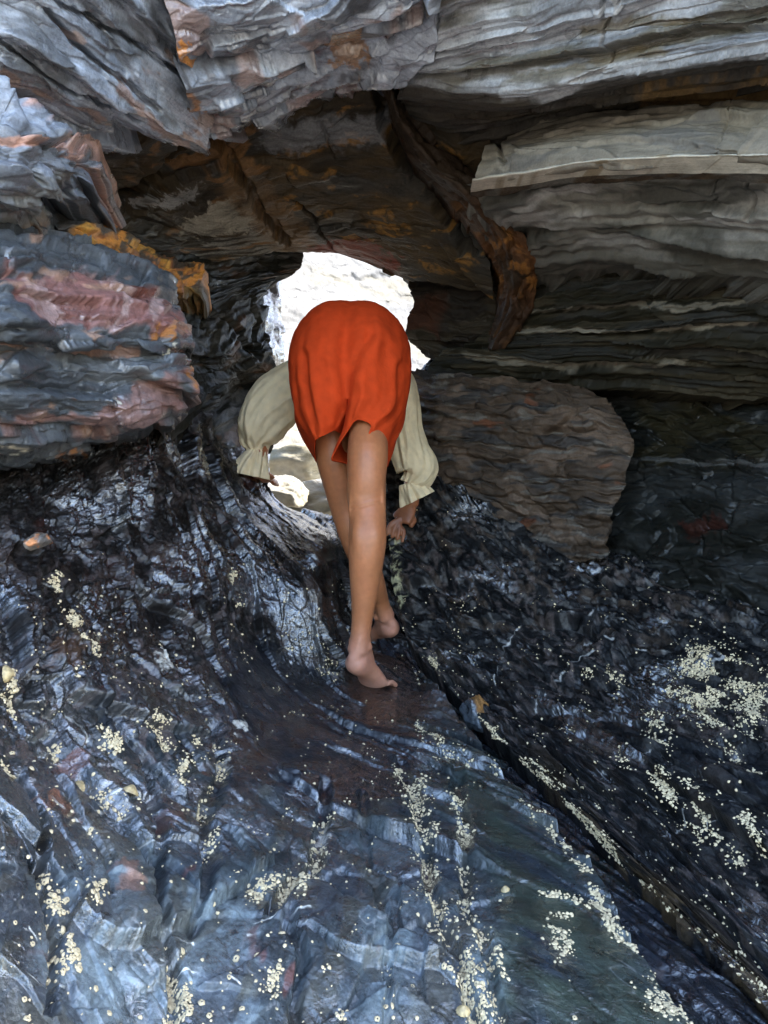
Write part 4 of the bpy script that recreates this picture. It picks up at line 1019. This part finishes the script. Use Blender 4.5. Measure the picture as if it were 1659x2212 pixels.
# right leg (nearest)
parts.append(tube([ring(800, 770, 2.10, .060, .060), ring(800, 860, 2.04, .054, .056), ring(796, 930, 1.965, .052, .056), ring(794, 985, 1.90, .0525, .060),
                   ring(792, 1035, 1.885, .0495, .054), ring(792, 1075, 1.885, .0495, .049), ring(794, 1115, 1.875, .0470, .047), ring(794, 1160, 1.862, .0480, .052),
                   ring(792, 1200, 1.862, .0455, .051), ring(789, 1245, 1.868, .0400, .044), ring(786, 1295, 1.875, .0325, .036), ring(782, 1340, 1.882, .0268, .030),
                   ring(778, 1378, 1.885, .0262, .031), ring(774, 1405, 1.885, .0285, .034)]))
def foot(ank, heel, ball, toe, lat, flip):
    """lat points away from the big toe"""
    heel, ball, toe, ank = map(np.array, (heel, ball, toe, ank)); lat = np.array(lat, float); lat /= np.linalg.norm(lat)
    d = ball - heel
    parts.append(tube([(heel - d * .09 + (0, 0, .004), .016, .018), (heel + d * .02, .0285, .030), (heel + d * .22 + (0, 0, .004), .030, .031), (heel + d * .5 + (0, 0, .010), .031, .027),
                       (heel + d * .8 + (0, 0, .006), .039, .021), (ball, .042, .0165), (ball + (toe - ball) * .35, .036, .012)], ref=lat))
    parts.append(tube([(ank, .027, .031), (ank * .6 + (heel + d * .35) * .4 + (0, 0, .004), .0275, .033), (heel + d * .62 + (0, 0, .016), .025, .022)], ref=lat))
    for s in (-1, 1):
        parts.append(tube([(ank + lat * .022 * s + np.array((0, .004, -.006 - .004 * s)), .009, .011), (ank + lat * .024 * s + np.array((0, .006, -.018 - .004 * s)), .010, .011)], nseg=12))
    # achilles
    parts.append(tube([(ank + np.array((-.000, -.012, .035)), .010, .013), (ank + np.array((0, -.018, 0)), .011, .015), (heel + np.array((0, -.006, .010)), .018, .018)], nseg=14))
    f = toe - ball; ln = np.linalg.norm(f)
    for k, (o, l, r) in enumerate(((-.031, 1.10, .0125), (-.0105, 1.10, .0078), (.0065, 1.02, .0074), (.022, .90, .0070), (.036, .76, .0070))):
        p0 = ball + lat * o * .95 + f * .1; p1 = ball + lat * o * 1.02 + f * .62 * l + np.array((0, 0, .006)); p2 = ball + lat * o * 1.05 + f * l + np.array((0, 0, -.001))
        parts.append(tube([(p0, r * 1.15, r * 1.1), (p1, r * .95, r * .95), (p2, r * 1.05, r * .9)], nseg=14, ref=lat))
fr_h, fr_b, fr_t = at(767, 1427, 1.875), at(808, 1473, 1.975), at(833, 1478, 2.01)
foot(at(778, 1380, 1.885), fr_h, fr_b, fr_t, (.92, -.40, 0), 1)
for x_, s_ in ((781, 1), (804, -1)):
    parts.append(tube([ring(x_, 1100, 1.858, .018, .016), ring(x_ + s_, 1150, 1.836, .027, .024), ring(x_ + s_ * 2, 1185, 1.836, .026, .023), ring(x_ + s_ * 4, 1235, 1.852, .018, .016)], nseg=18))
for x_, s_ in ((766, 1), (819, -1)):
    parts.append(tube([ring(x_ + 3 * s_, 1010, 1.866, .013, .012), ring(x_, 1060, 1.863, .0135, .012), ring(x_ - s_, 1105, 1.863, .015, .012), ring(x_ + 2 * s_, 1135, 1.860, .012, .010)], nseg=14))
# left leg
parts.append(tube([ring(705, 770, 2.10, .070, .070), ring(706, 860, 2.08, .064, .066), ring(716, 940, 2.07, .056, .062), ring(726, 1000, 2.07, .053, .060),
                   ring(740, 1060, 2.09, .049, .053), ring(750, 1100, 2.10, .047, .048), ring(762, 1140, 2.105, .046, .050), ring(777, 1180, 2.11, .0455, .052),
                   ring(792, 1220, 2.12, .040, .047), ring(808, 1260, 2.13, .032, .038), ring(819, 1290, 2.17, .0258, .031), ring(826, 1312, 2.19, .0238, .030), ring(834, 1332, 2.2, .0265, .032)]))
fl_h, fl_b, fl_t = at(845, 1353, 2.2), at(812, 1378, 2.31), at(792, 1386, 2.36)
foot(at(828, 1318, 2.2), fl_h, fl_b, fl_t, (-.9, -.4, 0), -1)
# pelvis, trunk, neck, head
xc = -.1
parts.append(tube([((xc, 2.06, .80), .12, .09), ((xc, 2.07, .88), .125, .09), ((xc, 2.13, .94), .12, .08), ((xc, 2.25, .935), .12, .09), ((xc, 2.38, .90), .14, .095), ((xc, 2.47, .875), .14, .075), ((xc, 2.52, .865), .07, .055)], nseg=32))
parts.append(tube([((xc, 2.48, .87), .05, .05), ((xc, 2.56, .85), .048, .05), ((xc, 2.62, .83), .05, .055)]))
HEAD = np.array((xc, 2.68, .79))
parts.append(tube([(HEAD + (0, -.02, .10), .03, .03), (HEAD + (0, -.01, .085), .062, .070), (HEAD + (0, 0, .04), .076, .092), (HEAD, .074, .092), (HEAD + (0, .01, -.05), .060, .075), (HEAD + (0, .025, -.095), .036, .045)], nseg=32))
parts.append(tube([(HEAD + (0, .088, .02), .008, .008), (HEAD + (0, .105, -.012), .011, .012), (HEAD + (0, .10, -.03), .012, .010)], nseg=12))
for s in (-1, 1):
    parts.append(tube([(HEAD + (s * .074, 0, .025), .006, .016), (HEAD + (s * .082, -.006, .0), .007, .017), (HEAD + (s * .075, 0, -.028), .006, .010)], nseg=12, ref=(0, 1, 0)))
# arms and hands
def arm(pts): parts.append(tube([ring(*p) for p in pts], nseg=20))
arm([(650, 835, 2.45, .045, .045), (600, 880, 2.43, .041, .041), (568, 930, 2.41, .036, .036), (558, 985, 2.40, .029, .029), (553, 1018, 2.40, .0235, .020)])
arm([(850, 835, 2.45, .045, .045), (880, 900, 2.44, .041, .041), (896, 970, 2.43, .036, .037), (892, 1040, 2.43, .030, .030), (888, 1090, 2.43, .0245, .022)])
def hand(w, k, tips, thumb, lat):
    w, k = np.array(w), np.array(k); lat = np.array(lat, float); lat /= np.linalg.norm(lat)
    parts.append(tube([(w, .023, .018), (w * .55 + k * .45, .032, .016), (k, .037, .0135), (k + (k - w) * .12, .034, .010)], ref=lat, nseg=20))
    for i, (mid, tip) in enumerate(tips):
        o = (-.028, -.0095, .0095, .027)[i]
        r = (.0078, .0082, .0078, .0068)[i]
        parts.append(tube([(k + lat * o, r * 1.1, r * 1.05), (np.array(mid), r, r), (np.array(tip), r * .82, r * .8)], nseg=14, ref=lat))
    parts.append(tube([(w * .75 + k * .25 + lat * thumb[0], .014, .012), (np.array(thumb[1]), .0110, .0105), (np.array(thumb[2]), .009, .0085)], nseg=14))
# left hand, seen edge on, fingers reaching away over the rock lip
lw, lk = at(554, 1020, 2.40), at(572, 1034, 2.45)
hand(lw, lk, [(at(584 + 3 * i, 1036 + i, 2.47 + .012 * i), at(592 + 3 * i, 1046 + i, 2.495 + .010 * i)) for i in range(4)],
     (-.02, at(548, 1042, 2.45), at(556, 1050, 2.48)), (-.75, .55, -.25))
# right hand: wrist above, palm flat on the slope, fingers pointing down left
rw, rk = at(887, 1096, 2.42), at(868, 1120, 2.405)
hand(rw, rk, [(at(845 + 9 * i, 1131 + 5 * i, 2.39), at(836 + 11 * i, 1155 + 5 * i, 2.385)) for i in range(4)],
     (.02, at(893, 1122, 2.41), at(888, 1136, 2.40)), (-.8, -.05, -.45))
BODY = fuse('body', parts, mat=M_SKIN, parent=PERSON)
me = BODY.data
co = np.empty(len(me.vertices) * 3, np.float32); me.vertices.foreach_get('co', co); co = co.reshape(-1, 3)
kz = at(790, 1092, 1.85)
for dz, am in ((0.0, .0022), (.012, .0012)):
    kk = am * np.exp(-((co[:, 2] - kz.z - dz - .25 * (co[:, 0] - kz.x)) / .0035) ** 2) * (np.abs(co[:, 0] - kz.x) < .04) * (co[:, 1] < 1.88)
    co[:, 1] += kk
me.vertices.foreach_set('co', co.ravel()); me.update()
sk = np.empty((len(co), 3), np.float32); sk[:] = (.345, .128, .052)
for p, rad, rgb in ((fr_h, .07, (.40, .19, .13)), (fl_h, .06, (.40, .19, .13)), (fr_b, .09, (.40, .20, .14)), (fl_b, .09, (.38, .19, .13)), (rk, .09, (.20, .075, .035))):  # last entry puts brown shade into the right hand's skin colour
    w = np.exp(-((co - np.array(p)) ** 2).sum(1) / (2 * (rad * .6) ** 2))[:, None]
    sk = sk * (1 - w) + np.array(rgb) * w
sk *= (1 + .16 * fbm(co[:, 0] * 14 + co[:, 1] * 6, co[:, 2] * 10, 3, 4) + .10 * fbm(co[:, 0] * 60 + co[:, 1] * 20, co[:, 2] * 60, 3, 6))[:, None]
sk[:, 0] *= 1 + .06 * fbm(co[:, 0] * 30, co[:, 2] * 22 + co[:, 1] * 9, 3, 9)
at_ = me.attributes.new('Col', 'FLOAT_COLOR', 'POINT'); at_.data.foreach_set('color', np.concatenate([sk, np.ones((len(sk), 1))], 1).astype(np.float32).ravel())

# hair
M_HAIR = plain('dark_hair', (.03, .018, .010), .5, .4, 120, .5, .002)
hp = tube([(HEAD + (0, -.025, .118), .02, .02), (HEAD + (0, -.02, .10), .066, .074), (HEAD + (0, -.012, .045), .083, .098), (HEAD + (0, -.022, .0), .081, .085), (HEAD + (0, -.035, -.055), .066, .062), (HEAD + (0, -.035, -.085), .04, .04)], nseg=36, per=8,
          mod=lambda t, a: 1 + .03 * np.sin(a * 17 + t * 5))
link('hair', mesh_np('hair', hp.reshape(-1, 3), grid_faces(*hp.shape[:2])), M_HAIR, PERSON)

# cloth
def cloth(name, rgb, rough=.85, w=1600, sheen=.15, var=.12):
    m = plain(name, rgb, rough, var, 35, 0, spec=.25)
    t, N, L, B = nodes(m)
    tc = N.new('ShaderNodeTexCoord')
    a = N.new('ShaderNodeTexNoise'); a.inputs['Scale'].default_value = 1; a.inputs['Detail'].default_value = 2
    mp = N.new('ShaderNodeMapping'); mp.inputs['Scale'].default_value = (w, w, w * .12); L.new(tc.outputs['Object'], mp.inputs[0]); L.new(mp.outputs[0], a.inputs['Vector'])
    wr = N.new('ShaderNodeTexNoise'); wr.inputs['Scale'].default_value = 26; wr.inputs['Detail'].default_value = 4; L.new(tc.outputs['Object'], wr.inputs['Vector'])
    b1 = N.new('ShaderNodeBump'); b1.inputs['Strength'].default_value = .25; b1.inputs['Distance'].default_value = .0005; L.new(a.outputs[0], b1.inputs['Height'])
    b2 = N.new('ShaderNodeBump'); b2.inputs['Strength'].default_value = .35; b2.inputs['Distance'].default_value = .011
    L.new(wr.outputs[0], b2.inputs['Height']); L.new(b1.outputs[0], b2.inputs['Normal']); L.new(b2.outputs[0], B.inputs['Normal'])
    B.inputs['Specular IOR Level'].default_value = .12
    tr = N.new('ShaderNodeBsdfTranslucent'); L.new(B.inputs['Base Color'].links[0].from_socket, tr.inputs['Color'])
    ms = N.new('ShaderNodeMixShader'); ms.inputs[0].default_value = .22
    L.new(B.outputs[0], ms.inputs[1]); L.new(tr.outputs[0], ms.inputs[2])
    L.new(ms.outputs[0], N['Material Output'].inputs['Surface'])
    return m
M_OR = cloth('orange_cloth', (.52, .050, .009))
M_CRM = cloth('cream_cloth', (.80, .66, .42))

def shorts():
    path = [((2.25, .952), .135, .096), ((2.17, .968), .150, .124), ((2.10, .950), .167, .148), ((2.057, .905), .171, .152), ((2.037, .848), .165, .150), ((2.03, .785), .154, .146)]
    C = np.array([(xc + .005, p[0][0], p[0][1]) for p in path]); A = np.array([p[1] for p in path]); Bd = np.array([p[2] for p in path])
    t = np.linspace(0, len(path) - 1, 76)
    C = catmull(C, t); A = catmull(A, t); Bd = catmull(Bd, t)
    T = np.gradient(C, axis=0); T /= np.linalg.norm(T, axis=1, keepdims=True)
    Tp = np.pad(T, ((9, 9), (0, 0)), mode='edge'); T = sum(Tp[q:q + len(T)] for q in range(19)) / 19
    T /= np.linalg.norm(T, axis=1, keepdims=True)
    B = np.stack([0 * T[:, 0], T[:, 2], -T[:, 1]], 1)
    NH = 70
    th = np.linspace(np.pi / 2, 2.5 * np.pi, 2 * NH, endpoint=False)          # starts at the back centre, goes left
    sT = t[:, None] / t[-1]
    cx = np.cos(th)[None]; sy = np.sin(th)[None]
    back = np.clip(sy, 0, 1)
    bump = (.010 * np.exp(-((np.abs(cx) - .48) / .3) ** 2) * back * sstep(.1, .45, sT) * (1 - .5 * sstep(.7, 1, sT)))
    seam = sstep(.38, .5, sT) * .006 * np.exp(-(cx / .045) ** 2) * (sy > 0) * sstep(.1, .3, sT) + .010 * np.exp(-(cx / .14) ** 2) * (sy > 0) * sstep(.3, .7, sT)
    seam = seam + .003 * np.exp(-(cx / .014) ** 2) * (sy > 0)
    angl = th[None] + 0 * sT
    fold = .009 * fbm(angl * 5.0, sT * 1.6 + 3, 3, 5) * sstep(.25, .8, sT) + .0025 * fbm(angl * 12, sT * 5, 3, 8)
    for ang, w, dp, s0 in () and ((1.86, .05, .012, .55), (2.12, .05, .010, .62), (1.22, .06, .012, .55), (.98, .05, .008, .5), (1.40, .035, .007, .7)):
        d = (angl - ang + .12 * (sT - .8) * np.sign(ang - 1.57) + np.pi) % (2 * np.pi) - np.pi
        dp *= 1.7
        fold = fold - dp * np.exp(-(d / w) ** 2) * sstep(s0, 1.0, sT) + .6 * dp * np.exp(-((d - 1.7 * w) / (w * 1.3)) ** 2) * sstep(s0, 1.0, sT)
    LN = [([(744, 700), (741, 725), (737, 760), (738, 830), (733, 900), (726, 945)], 5, .008, 0), ([(742, 740), (737, 775), (738, 830), (733, 900)], 20, .010, 0),
          ([(656, 765), (663, 830), (672, 890), (685, 955)], 6, .011, 1), ([(800, 725), (775, 760), (755, 812), (744, 885)], 9, .013, 1), ([(805, 830), (806, 880), (803, 920)], 3.5, .005, 0),
          ([(630, 800), (642, 870), (668, 960)], 8, .006, 0), ([(700, 780), (706, 850), (712, 905)], 5, .005, 1), ([(864, 790), (860, 870), (845, 965)], 7, .009, -1),
          ([(772, 845), (762, 905)], 6, .008, 1), ([(835, 750), (842, 850)], 8, .006, 1), ([(690, 700), (672, 745), (662, 790)], 10, .004, 0)]
    def crease(p):
        X = CX + p[..., 0] / p[..., 1] * F; Z = CY - (p[..., 2] - EYE) / p[..., 1] * F
        X = X + 5 * fbm(X / 40, Z / 40, 3, 3)
        out = 0
        for pts, w, dp, sd in LN:
            d = dist_line(X, Z, pts); xi = np.interp(Z, [q[1] for q in pts], [q[0] for q in pts]) if pts[0][1] < pts[-1][1] - 30 else X
            out = out - dp * np.exp(-(d / w) ** 2)
            if sd: out = out + dp * .7 * np.exp(-((d - 2.3 * w) / (1.6 * w)) ** 2) * (np.sign(X - xi) == sd)
        return out
    P = C[:, None] + np.array((1., 0, 0)) * ((A[:, None] + fold) * np.sign(cx) * np.abs(cx) ** .92)[..., None] + B[:, None] * ((Bd[:, None] * 1.0 + bump - seam + fold) * np.sign(sy) * np.abs(sy) ** .92)[..., None]
    Ro = P - C[:, None]; Ro /= np.linalg.norm(Ro, axis=-1, keepdims=True)
    P = P + Ro * (crease(P) * (Ro[..., 1] < .25))[..., None]
    V = [P.reshape(-1, 3)]; Q = [grid_faces(76, 2 * NH)]
    last = P[-1]; o = 76 * 2 * NH; base_o = 75 * 2 * NH
    M = 24
    bc, fc = last[0], last[NH]
    inner = np.array([bc + (fc - bc) * k / (M + 1) + np.array((0, 0, -.012)) * math.sin(math.pi * k / (M + 1)) for k in range(1, M + 1)])   # back to front
    V.append(inner); inner_i = list(range(o, o + M)); o += M
    def leg(ring_ix, loop_idx, loop_pts, hem_out, hem_in, seed):
        nonlocal o
        no = NH + 1
        ho = catmull(np.array([list(at(*p)) for p in hem_out], float), np.interp(np.linspace(0, 1, no), np.linspace(0, 1, len(hem_out)), np.arange(len(hem_out))))
        hi = catmull(np.array([list(at(*p)) for p in hem_in], float), np.interp(np.linspace(0, 1, M + 2), np.linspace(0, 1, len(hem_in)), np.arange(len(hem_in))))[1:-1]
        hem = np.concatenate([ho, hi])
        K = 34; n = len(hem)
        rows = []
        pv = np.concatenate([P[-1][ring_ix] - P[-9][ring_ix], np.tile((0, 0, -.05), (M, 1))])
        d_ = np.linalg.norm(hem - loop_pts, axis=1, keepdims=True)
        m0 = pv / np.linalg.norm(pv, axis=1, keepdims=True) * d_ * .9; m1 = (hem - loop_pts) * .9
        cen = loop_pts.mean(0)
        for k in range(1, K + 1):
            s = k / K
            R = (2*s**3 - 3*s*s + 1) * loop_pts + (s**3 - 2*s*s + s) * m0 + (3*s*s - 2*s**3) * hem + (s**3 - s*s) * m1
            ctr = R.mean(0); rad = R - ctr; rad[:, 2] = 0; ln = np.linalg.norm(rad, axis=1, keepdims=True) + 1e-6
            f = .006 * math.sin(math.pi * s) * (1.0) + .0045 * fbm(np.arange(n) / n * 16., np.full(n, s * 1.2), 3, seed) * math.sin(math.pi * min(1, s * 1.2) * .9)
            if K - k in (3,): f = f - .0012
            f = f + crease(R) * (rad[:, 1] < 0) * min(1, s * 1.0 + 0.0) * np.minimum(1, (1 - s) * 3 + .4) * (np.arange(n) <= NH)
            rows.append(R + rad / ln * np.asarray(f).reshape(-1, 1))
        rows = np.array(rows); V.append(rows.reshape(-1, 3))
        ids = [list(loop_idx)] + [list(range(o + k * n, o + (k + 1) * n)) for k in range(K)]
        o += K * n
        for a, b in zip(ids[:-1], ids[1:]):
            Q.append(np.array([[a[i], a[(i + 1) % n], b[(i + 1) % n], b[i]] for i in range(n)]))
    L_idx = [base_o + i for i in range(NH + 1)]
    leg(list(range(NH + 1)), L_idx + inner_i[::-1], np.concatenate([last[:NH + 1], inner[::-1]]),
        [(722, 930, 1.93), (700, 942, 1.91), (680, 953, 1.92), (682, 998, 2.06), (700, 1000, 2.14), (735, 985, 2.16), (752, 965, 2.12)], [(752, 965, 2.12), (748, 945, 2.03), (722, 930, 1.93)], 3)
    R_idx = [base_o] + [base_o + 2 * NH - i for i in range(1, NH + 1)]
    leg([0] + [2 * NH - i for i in range(1, NH + 1)], R_idx + inner_i[::-1], np.concatenate([last[:1], last[:NH - 1:-1], inner[::-1]]),
        [(752, 930, 1.895), (772, 908, 1.885), (801, 917, 1.875), (797, 943, 1.865), (815, 980, 1.885), (838, 1008, 1.94), (825, 1009, 1.985), (785, 1007, 1.995), (756, 1005, 1.985)],
        [(756, 1005, 1.985), (735, 1000, 1.96), (714, 993, 1.925), (734, 955, 1.905), (752, 930, 1.895)], 7)
    return np.concatenate(V), np.concatenate(Q)
V, Q = shorts(); _dbg = V
SH = link('shorts', mesh_np('shorts', V, Q), M_OR, PERSON)
bm = bmesh.new(); bm.from_mesh(SH.data); bmesh.ops.recalc_face_normals(bm, faces=bm.faces); bm.to_mesh(SH.data); bm.free()
ms_ = SH.modifiers.new('soft', 'SMOOTH'); ms_.iterations = 3; ms_.factor = .5
md = SH.modifiers.new('thick', 'SOLIDIFY'); md.thickness = .003; md.offset = -1

# blouse
tb = tube([((xc, 2.10, .948), .150, .103), ((xc, 2.25, .935), .145, .105), ((xc, 2.38, .90), .168, .110), ((xc, 2.47, .875), .165, .09), ((xc, 2.53, .862), .085, .066)], nseg=48, per=10, cap=False,
          mod=lambda t, a: 1 + .02 * np.sin(a * 9 + t * 4) * np.sin(t * 9))
BLOUSE = link('blouse', mesh_np('blouse', tb.reshape(-1, 3), grid_faces(*tb.shape[:2])), M_CRM, PERSON)
def sleeve(rings, cuff, seed):
    def mod(t, a):
        g = sstep(.55, 1, t)
        f = 1 + .07 * fbm(a * 1.1 + 0 * t + 9, t * 3 + 0 * a, 3, seed) - .17 * (np.abs(fbm(np.cos(a) * 1.5 + t * 2.4 + seed, np.sin(a) * 1.5 - t * 1.3, 2, seed + 2)) * 1.6 - .3) * sstep(.03, .3, t) - .07 * np.abs(fbm(np.cos(a) * 3.2 - t * 2 + seed, np.sin(a) * 3.2 + t * 3, 2, seed + 6)) + .13 * g * np.sin(a * 9 + 1.1 * np.sin(a * 2 + seed)) + .05 * np.sin(a * 4 + t * 6 + seed) * sstep(.3, .8, t)
        return f + .05 * g * fbm(a * 4 + 0 * t, t * 5 + 0 * a, 3, seed + 4)
    P = tube([ring(*r) for r in rings], nseg=110, per=14, cap=False, mod=mod)
    s = link('sleeve', mesh_np('sleeve', P.reshape(-1, 3), grid_faces(*P.shape[:2])), M_CRM, BLOUSE)
    def mod2(t, a):
        g = .03 + .97 * sstep(0, 1, t)
        return 1 + .16 * g * np.sin(a * 7 + .8 * np.sin(a * 3 + seed)) + .07 * g * np.sin(a * 13 + seed) + .10 * (1 - t) * np.sin(a * 15)
    P = tube([ring(*r) for r in cuff], nseg=140, per=12, cap=False, mod=mod2)
    # turned hem at the lip
    c = link('cuff', mesh_np('cuff', P.reshape(-1, 3), grid_faces(*P.shape[:2])), M_CRM, BLOUSE)
    for o in (s, c):
        m = o.modifiers.new('thick', 'SOLIDIFY'); m.thickness = .0016; m.offset = -1
px2m = 2.4 / F
sleeve([(672, 800, 2.44, 36 * px2m, .07), (640, 822, 2.43, 46 * px2m, .085), (606, 855, 2.42, 57 * px2m, .088), (580, 892, 2.41, 58 * px2m, .086), (562, 930, 2.40, 50 * px2m, .075),
        (556, 955, 2.40, 36 * px2m, .055), (556, 968, 2.40, 23 * px2m, .036), (556, 975, 2.40, 19 * px2m, .03)],
       [(556, 972, 2.40, 19 * px2m, .030), (555, 980, 2.40, 23 * px2m, .034), (550, 996, 2.40, 31 * px2m, .044), (544, 1014, 2.40, 37 * px2m, .050), (541, 1028, 2.40, 39 * px2m, .053)], 3)
sleeve([(836, 800, 2.44, 36 * px2m, .07), (856, 832, 2.44, 42 * px2m, .08), (866, 880, 2.44, 42 * px2m, .08), (874, 935, 2.43, 40 * px2m, .076), (888, 980, 2.43, 43 * px2m, .074),
        (901, 1010, 2.43, 45 * px2m, .068), (899, 1028, 2.43, 36 * px2m, .055), (887, 1041, 2.43, 22 * px2m, .036), (884, 1046, 2.43, 20 * px2m, .03)],
       [(884, 1043, 2.43, 20 * px2m, .030), (886, 1050, 2.43, 24 * px2m, .034), (893, 1064, 2.43, 31 * px2m, .044), (901, 1080, 2.43, 36 * px2m, .05)], 8)
# ================================================================== SHELLS ON THE ROCK
M_BARN = plain('barnacle_shell', (.55, .435, .255), .75, .3, 140, .5, .001)
M_PIT = plain('barnacle_opening', (.03, .028, .025), .6, .2, 140)
M_LIMP = plain('limpet_shell', (.42, .31, .15), .55, .45, 160, .6, .001)

def barnacle_shape(k=8, detail=True):
    th = np.arange(k) * 2 * np.pi / k
    rs = np.random.RandomState(k)
    def rg(r, z): return np.stack([np.cos(th) * r * (1 + .12 * rs.randn(k)), np.sin(th) * r * (1 + .12 * rs.randn(k)), np.full(k, z)], 1)
    V = np.concatenate([rg(1, -.15), rg(.78, .38), rg(.42, .62), rg(.26, .30)] if detail else [rg(1, -.15), rg(.5, .55)])
    n = len(V) // k
    T = []
    for i in range(n - 1):
        for j in range(k):
            a, b = i * k + j, i * k + (j + 1) % k
            T += [(a, b, b + k), (a, b + k, a + k)]
    o = (n - 1) * k
    for j in range(1, k - 1): T.append((o, o + j, o + j + 1))
    return V, np.array(T)

def basis(n, spin):
    n = n / np.linalg.norm(n)
    a = np.cross(n, [.3, .1, .95]); a /= np.linalg.norm(a); b = np.cross(n, a)
    a2 = a * math.cos(spin) + b * math.sin(spin)
    return np.stack([a2, np.cross(n, a2), n], 1)

def place_on(r, dens, n, seed, ymax=2260):
    rs = np.random.RandomState(seed)
    w = dens * (r.py < ymax) * (r.px > -60) * (r.px < 1720) * np.clip(r.h * 0 + 1, 0, 1)
    depth = r.P[..., 1]
    w = w.ravel().astype(np.float64); w /= w.sum()
    i = rs.choice(w.size, size=n, p=w)
    P = r.P.reshape(-1, 3)[i] + rs.randn(n, 3) * .0015; N = r.N.reshape(-1, 3)[i]
    return P, N

def crust_density(r, lines, s, sparse):
    wx = r.px + 16 * fbm(r.px / 45, r.py / 45, 4, s); wy = r.py + 16 * fbm(r.px / 45, r.py / 45, 4, s + 1)
    d = np.zeros(r.px.shape, np.float32)
    for p, w in lines:
        d = np.maximum(d, np.exp(-(dist_line(wx, wy, p) / (w * .75)) ** 2))
    d *= sstep(-.2, .25, fbm(r.u * 16, r.v * 16, 3, s + 2))
    cl = sstep(.16, .42, fbm(r.px / 46, r.py / 46, 4, s + 3)) * sparse(r)
    cl2 = sstep(.20, .40, fbm(r.px / 16, r.py / 30, 3, s + 5)) * sparse(r)
    return d ** .8 + .045 * cl + .02 * cl2 + .0012 * sparse(r)

def barn_sparse_left(r):
    return sstep(1180, 1450, r.py) * (1 - .8 * zone(r, F_SMOOTH, 3, 20)) * (1 - .9 * zone(r, F_FEET, 5, 10)) * (1 - .5 * zone(r, F_POOL, 7, 10))
def barn_sparse_right(r):
    return sstep(1150, 1420, r.py) * .9 + .2

P1, N1 = place_on(FLOOR, crust_density(FLOOR, CRUST, 500, barn_sparse_left) * FLOOR.P[..., 1] ** 1.2, 9000, 21)
P2, N2 = place_on(RIGHT, crust_density(RIGHT, RCRUST, 520, barn_sparse_right) * RIGHT.P[..., 1] ** 1.2, 8500, 22)
BP = np.concatenate([P1, P2]); BN = np.concatenate([N1, N2])
rs = np.random.RandomState(5)
BR_ = (.0012 + .0026 * rs.rand(len(BP)) ** 2.5) * np.where(np.arange(len(BP)) < len(P1), 1.0, .92)
app = BR_ / BP[:, 1]
order = np.argsort(-app)
bV, bT = barnacle_shape(8)
b_me = []
for v in range(5):
    me = mesh_np('barnacle', bV * (1, 1 + .3 * v / 4, .55 + .12 * v) , bT, smooth=True); me.materials.append(M_BARN); me.materials.append(M_PIT); b_me.append(me)
    me.polygons.foreach_set('material_index', (np.arange(len(bT)) >= len(bT) - 6).astype(np.int32))
for n_, i in enumerate(order[:300]):
    o = bpy.data.objects.new('barnacle', b_me[n_ % 5]); COL.objects.link(o)
    R = Matrix(basis(BN[i], rs.rand() * 6.28).tolist()).to_4x4()
    o.matrix_world = Matrix.Translation(BP[i].tolist()) @ R @ Matrix.Scale(float(BR_[i]), 4)
    q = BP[i]; qx, qy = CX + q[0] / q[1] * F, CY - (q[2] - EYE) / q[1] * F
    if i >= len(P1): w_ = 'one of the cream barnacles on the dark slope right of the gully'
    elif in_poly(np.array([qx]), np.array([qy]), F_SMOOTH)[0] > -10: w_ = 'one of the cream barnacles along the edge of the smooth dark green slab'
    elif qx > 820: w_ = 'one of the cream barnacles on the long crusted seam below the feet'
    elif qx > 450: w_ = 'one of the cream barnacles in the bottom middle, left of the long crusted seam'
    elif qy > 1800: w_ = 'one of the cream barnacles on the bluish rock in the bottom left corner'
    else: w_ = 'one of the cream barnacles on the broken rock at the left edge'
    tag(o, w_, 'barnacle', 'barnacles ' + w_[26:])
sV, sT_ = barnacle_shape(6, False)
rest = order[300:]
VV = np.empty((len(rest), len(sV), 3), np.float32)
for n_, i in enumerate(rest):
    VV[n_] = (sV * BR_[i]) @ basis(BN[i], rs.rand() * 6.28).T + BP[i]
TT = sT_[None] + (np.arange(len(rest)) * len(sV))[:, None, None]
tag(link('barnacle_crust', mesh_np('barnacle_crust', VV.reshape(-1, 3), TT.reshape(-1, 3)), M_BARN), kind='stuff')

# a few on the boulder and under the roof
def limpet(px, py, y, r, lb, seed):
    k = 28
    th = np.arange(k) * 2 * np.pi / k
    rib = 1 + .07 * np.cos(th * 14)
    rows = [np.stack([np.cos(th) * q * rib, np.sin(th) * q * .86 * rib, np.full(k, z)], 1) for q, z in ((1, -.15), (.95, .08), (.7, .36), (.42, .62), (.18, .80), (.03, .84))]
    V = np.concatenate(rows)
    d2 = (FLOOR.px - px) ** 2 + (FLOOR.py - py) ** 2
    j = np.unravel_index(d2.argmin(), d2.shape)
    P, N = FLOOR.P[j], FLOOR.N[j]
    o = link('limpet', mesh_np('limpet', V * r, grid_faces(len(rows), k)), M_LIMP)
    o.matrix_world = Matrix.Translation((P + N * .001).tolist()) @ Matrix(basis(N, seed).tolist()).to_4x4()
    tag(o, lb, 'limpet', 'limpets on the foreground rock')
limpet(34, 1438, 1, .013, 'yellowish limpet near the left edge, level with the person\'s feet', 1)
limpet(219, 1646, 1, .011, 'ochre limpet above the ribbed brown limpet at the lower left', 2)
limpet(286, 1702, 1, .013, 'ribbed brown limpet beside the thin white veins at the lower left', 3)
limpet(998, 2198, 1, .0085, 'yellow limpet low on the barnacle crusted seam at the bottom', 4)
limpet(1094, 1916, 1, .007, 'small ochre limpet on the smooth dark green slab', 5)
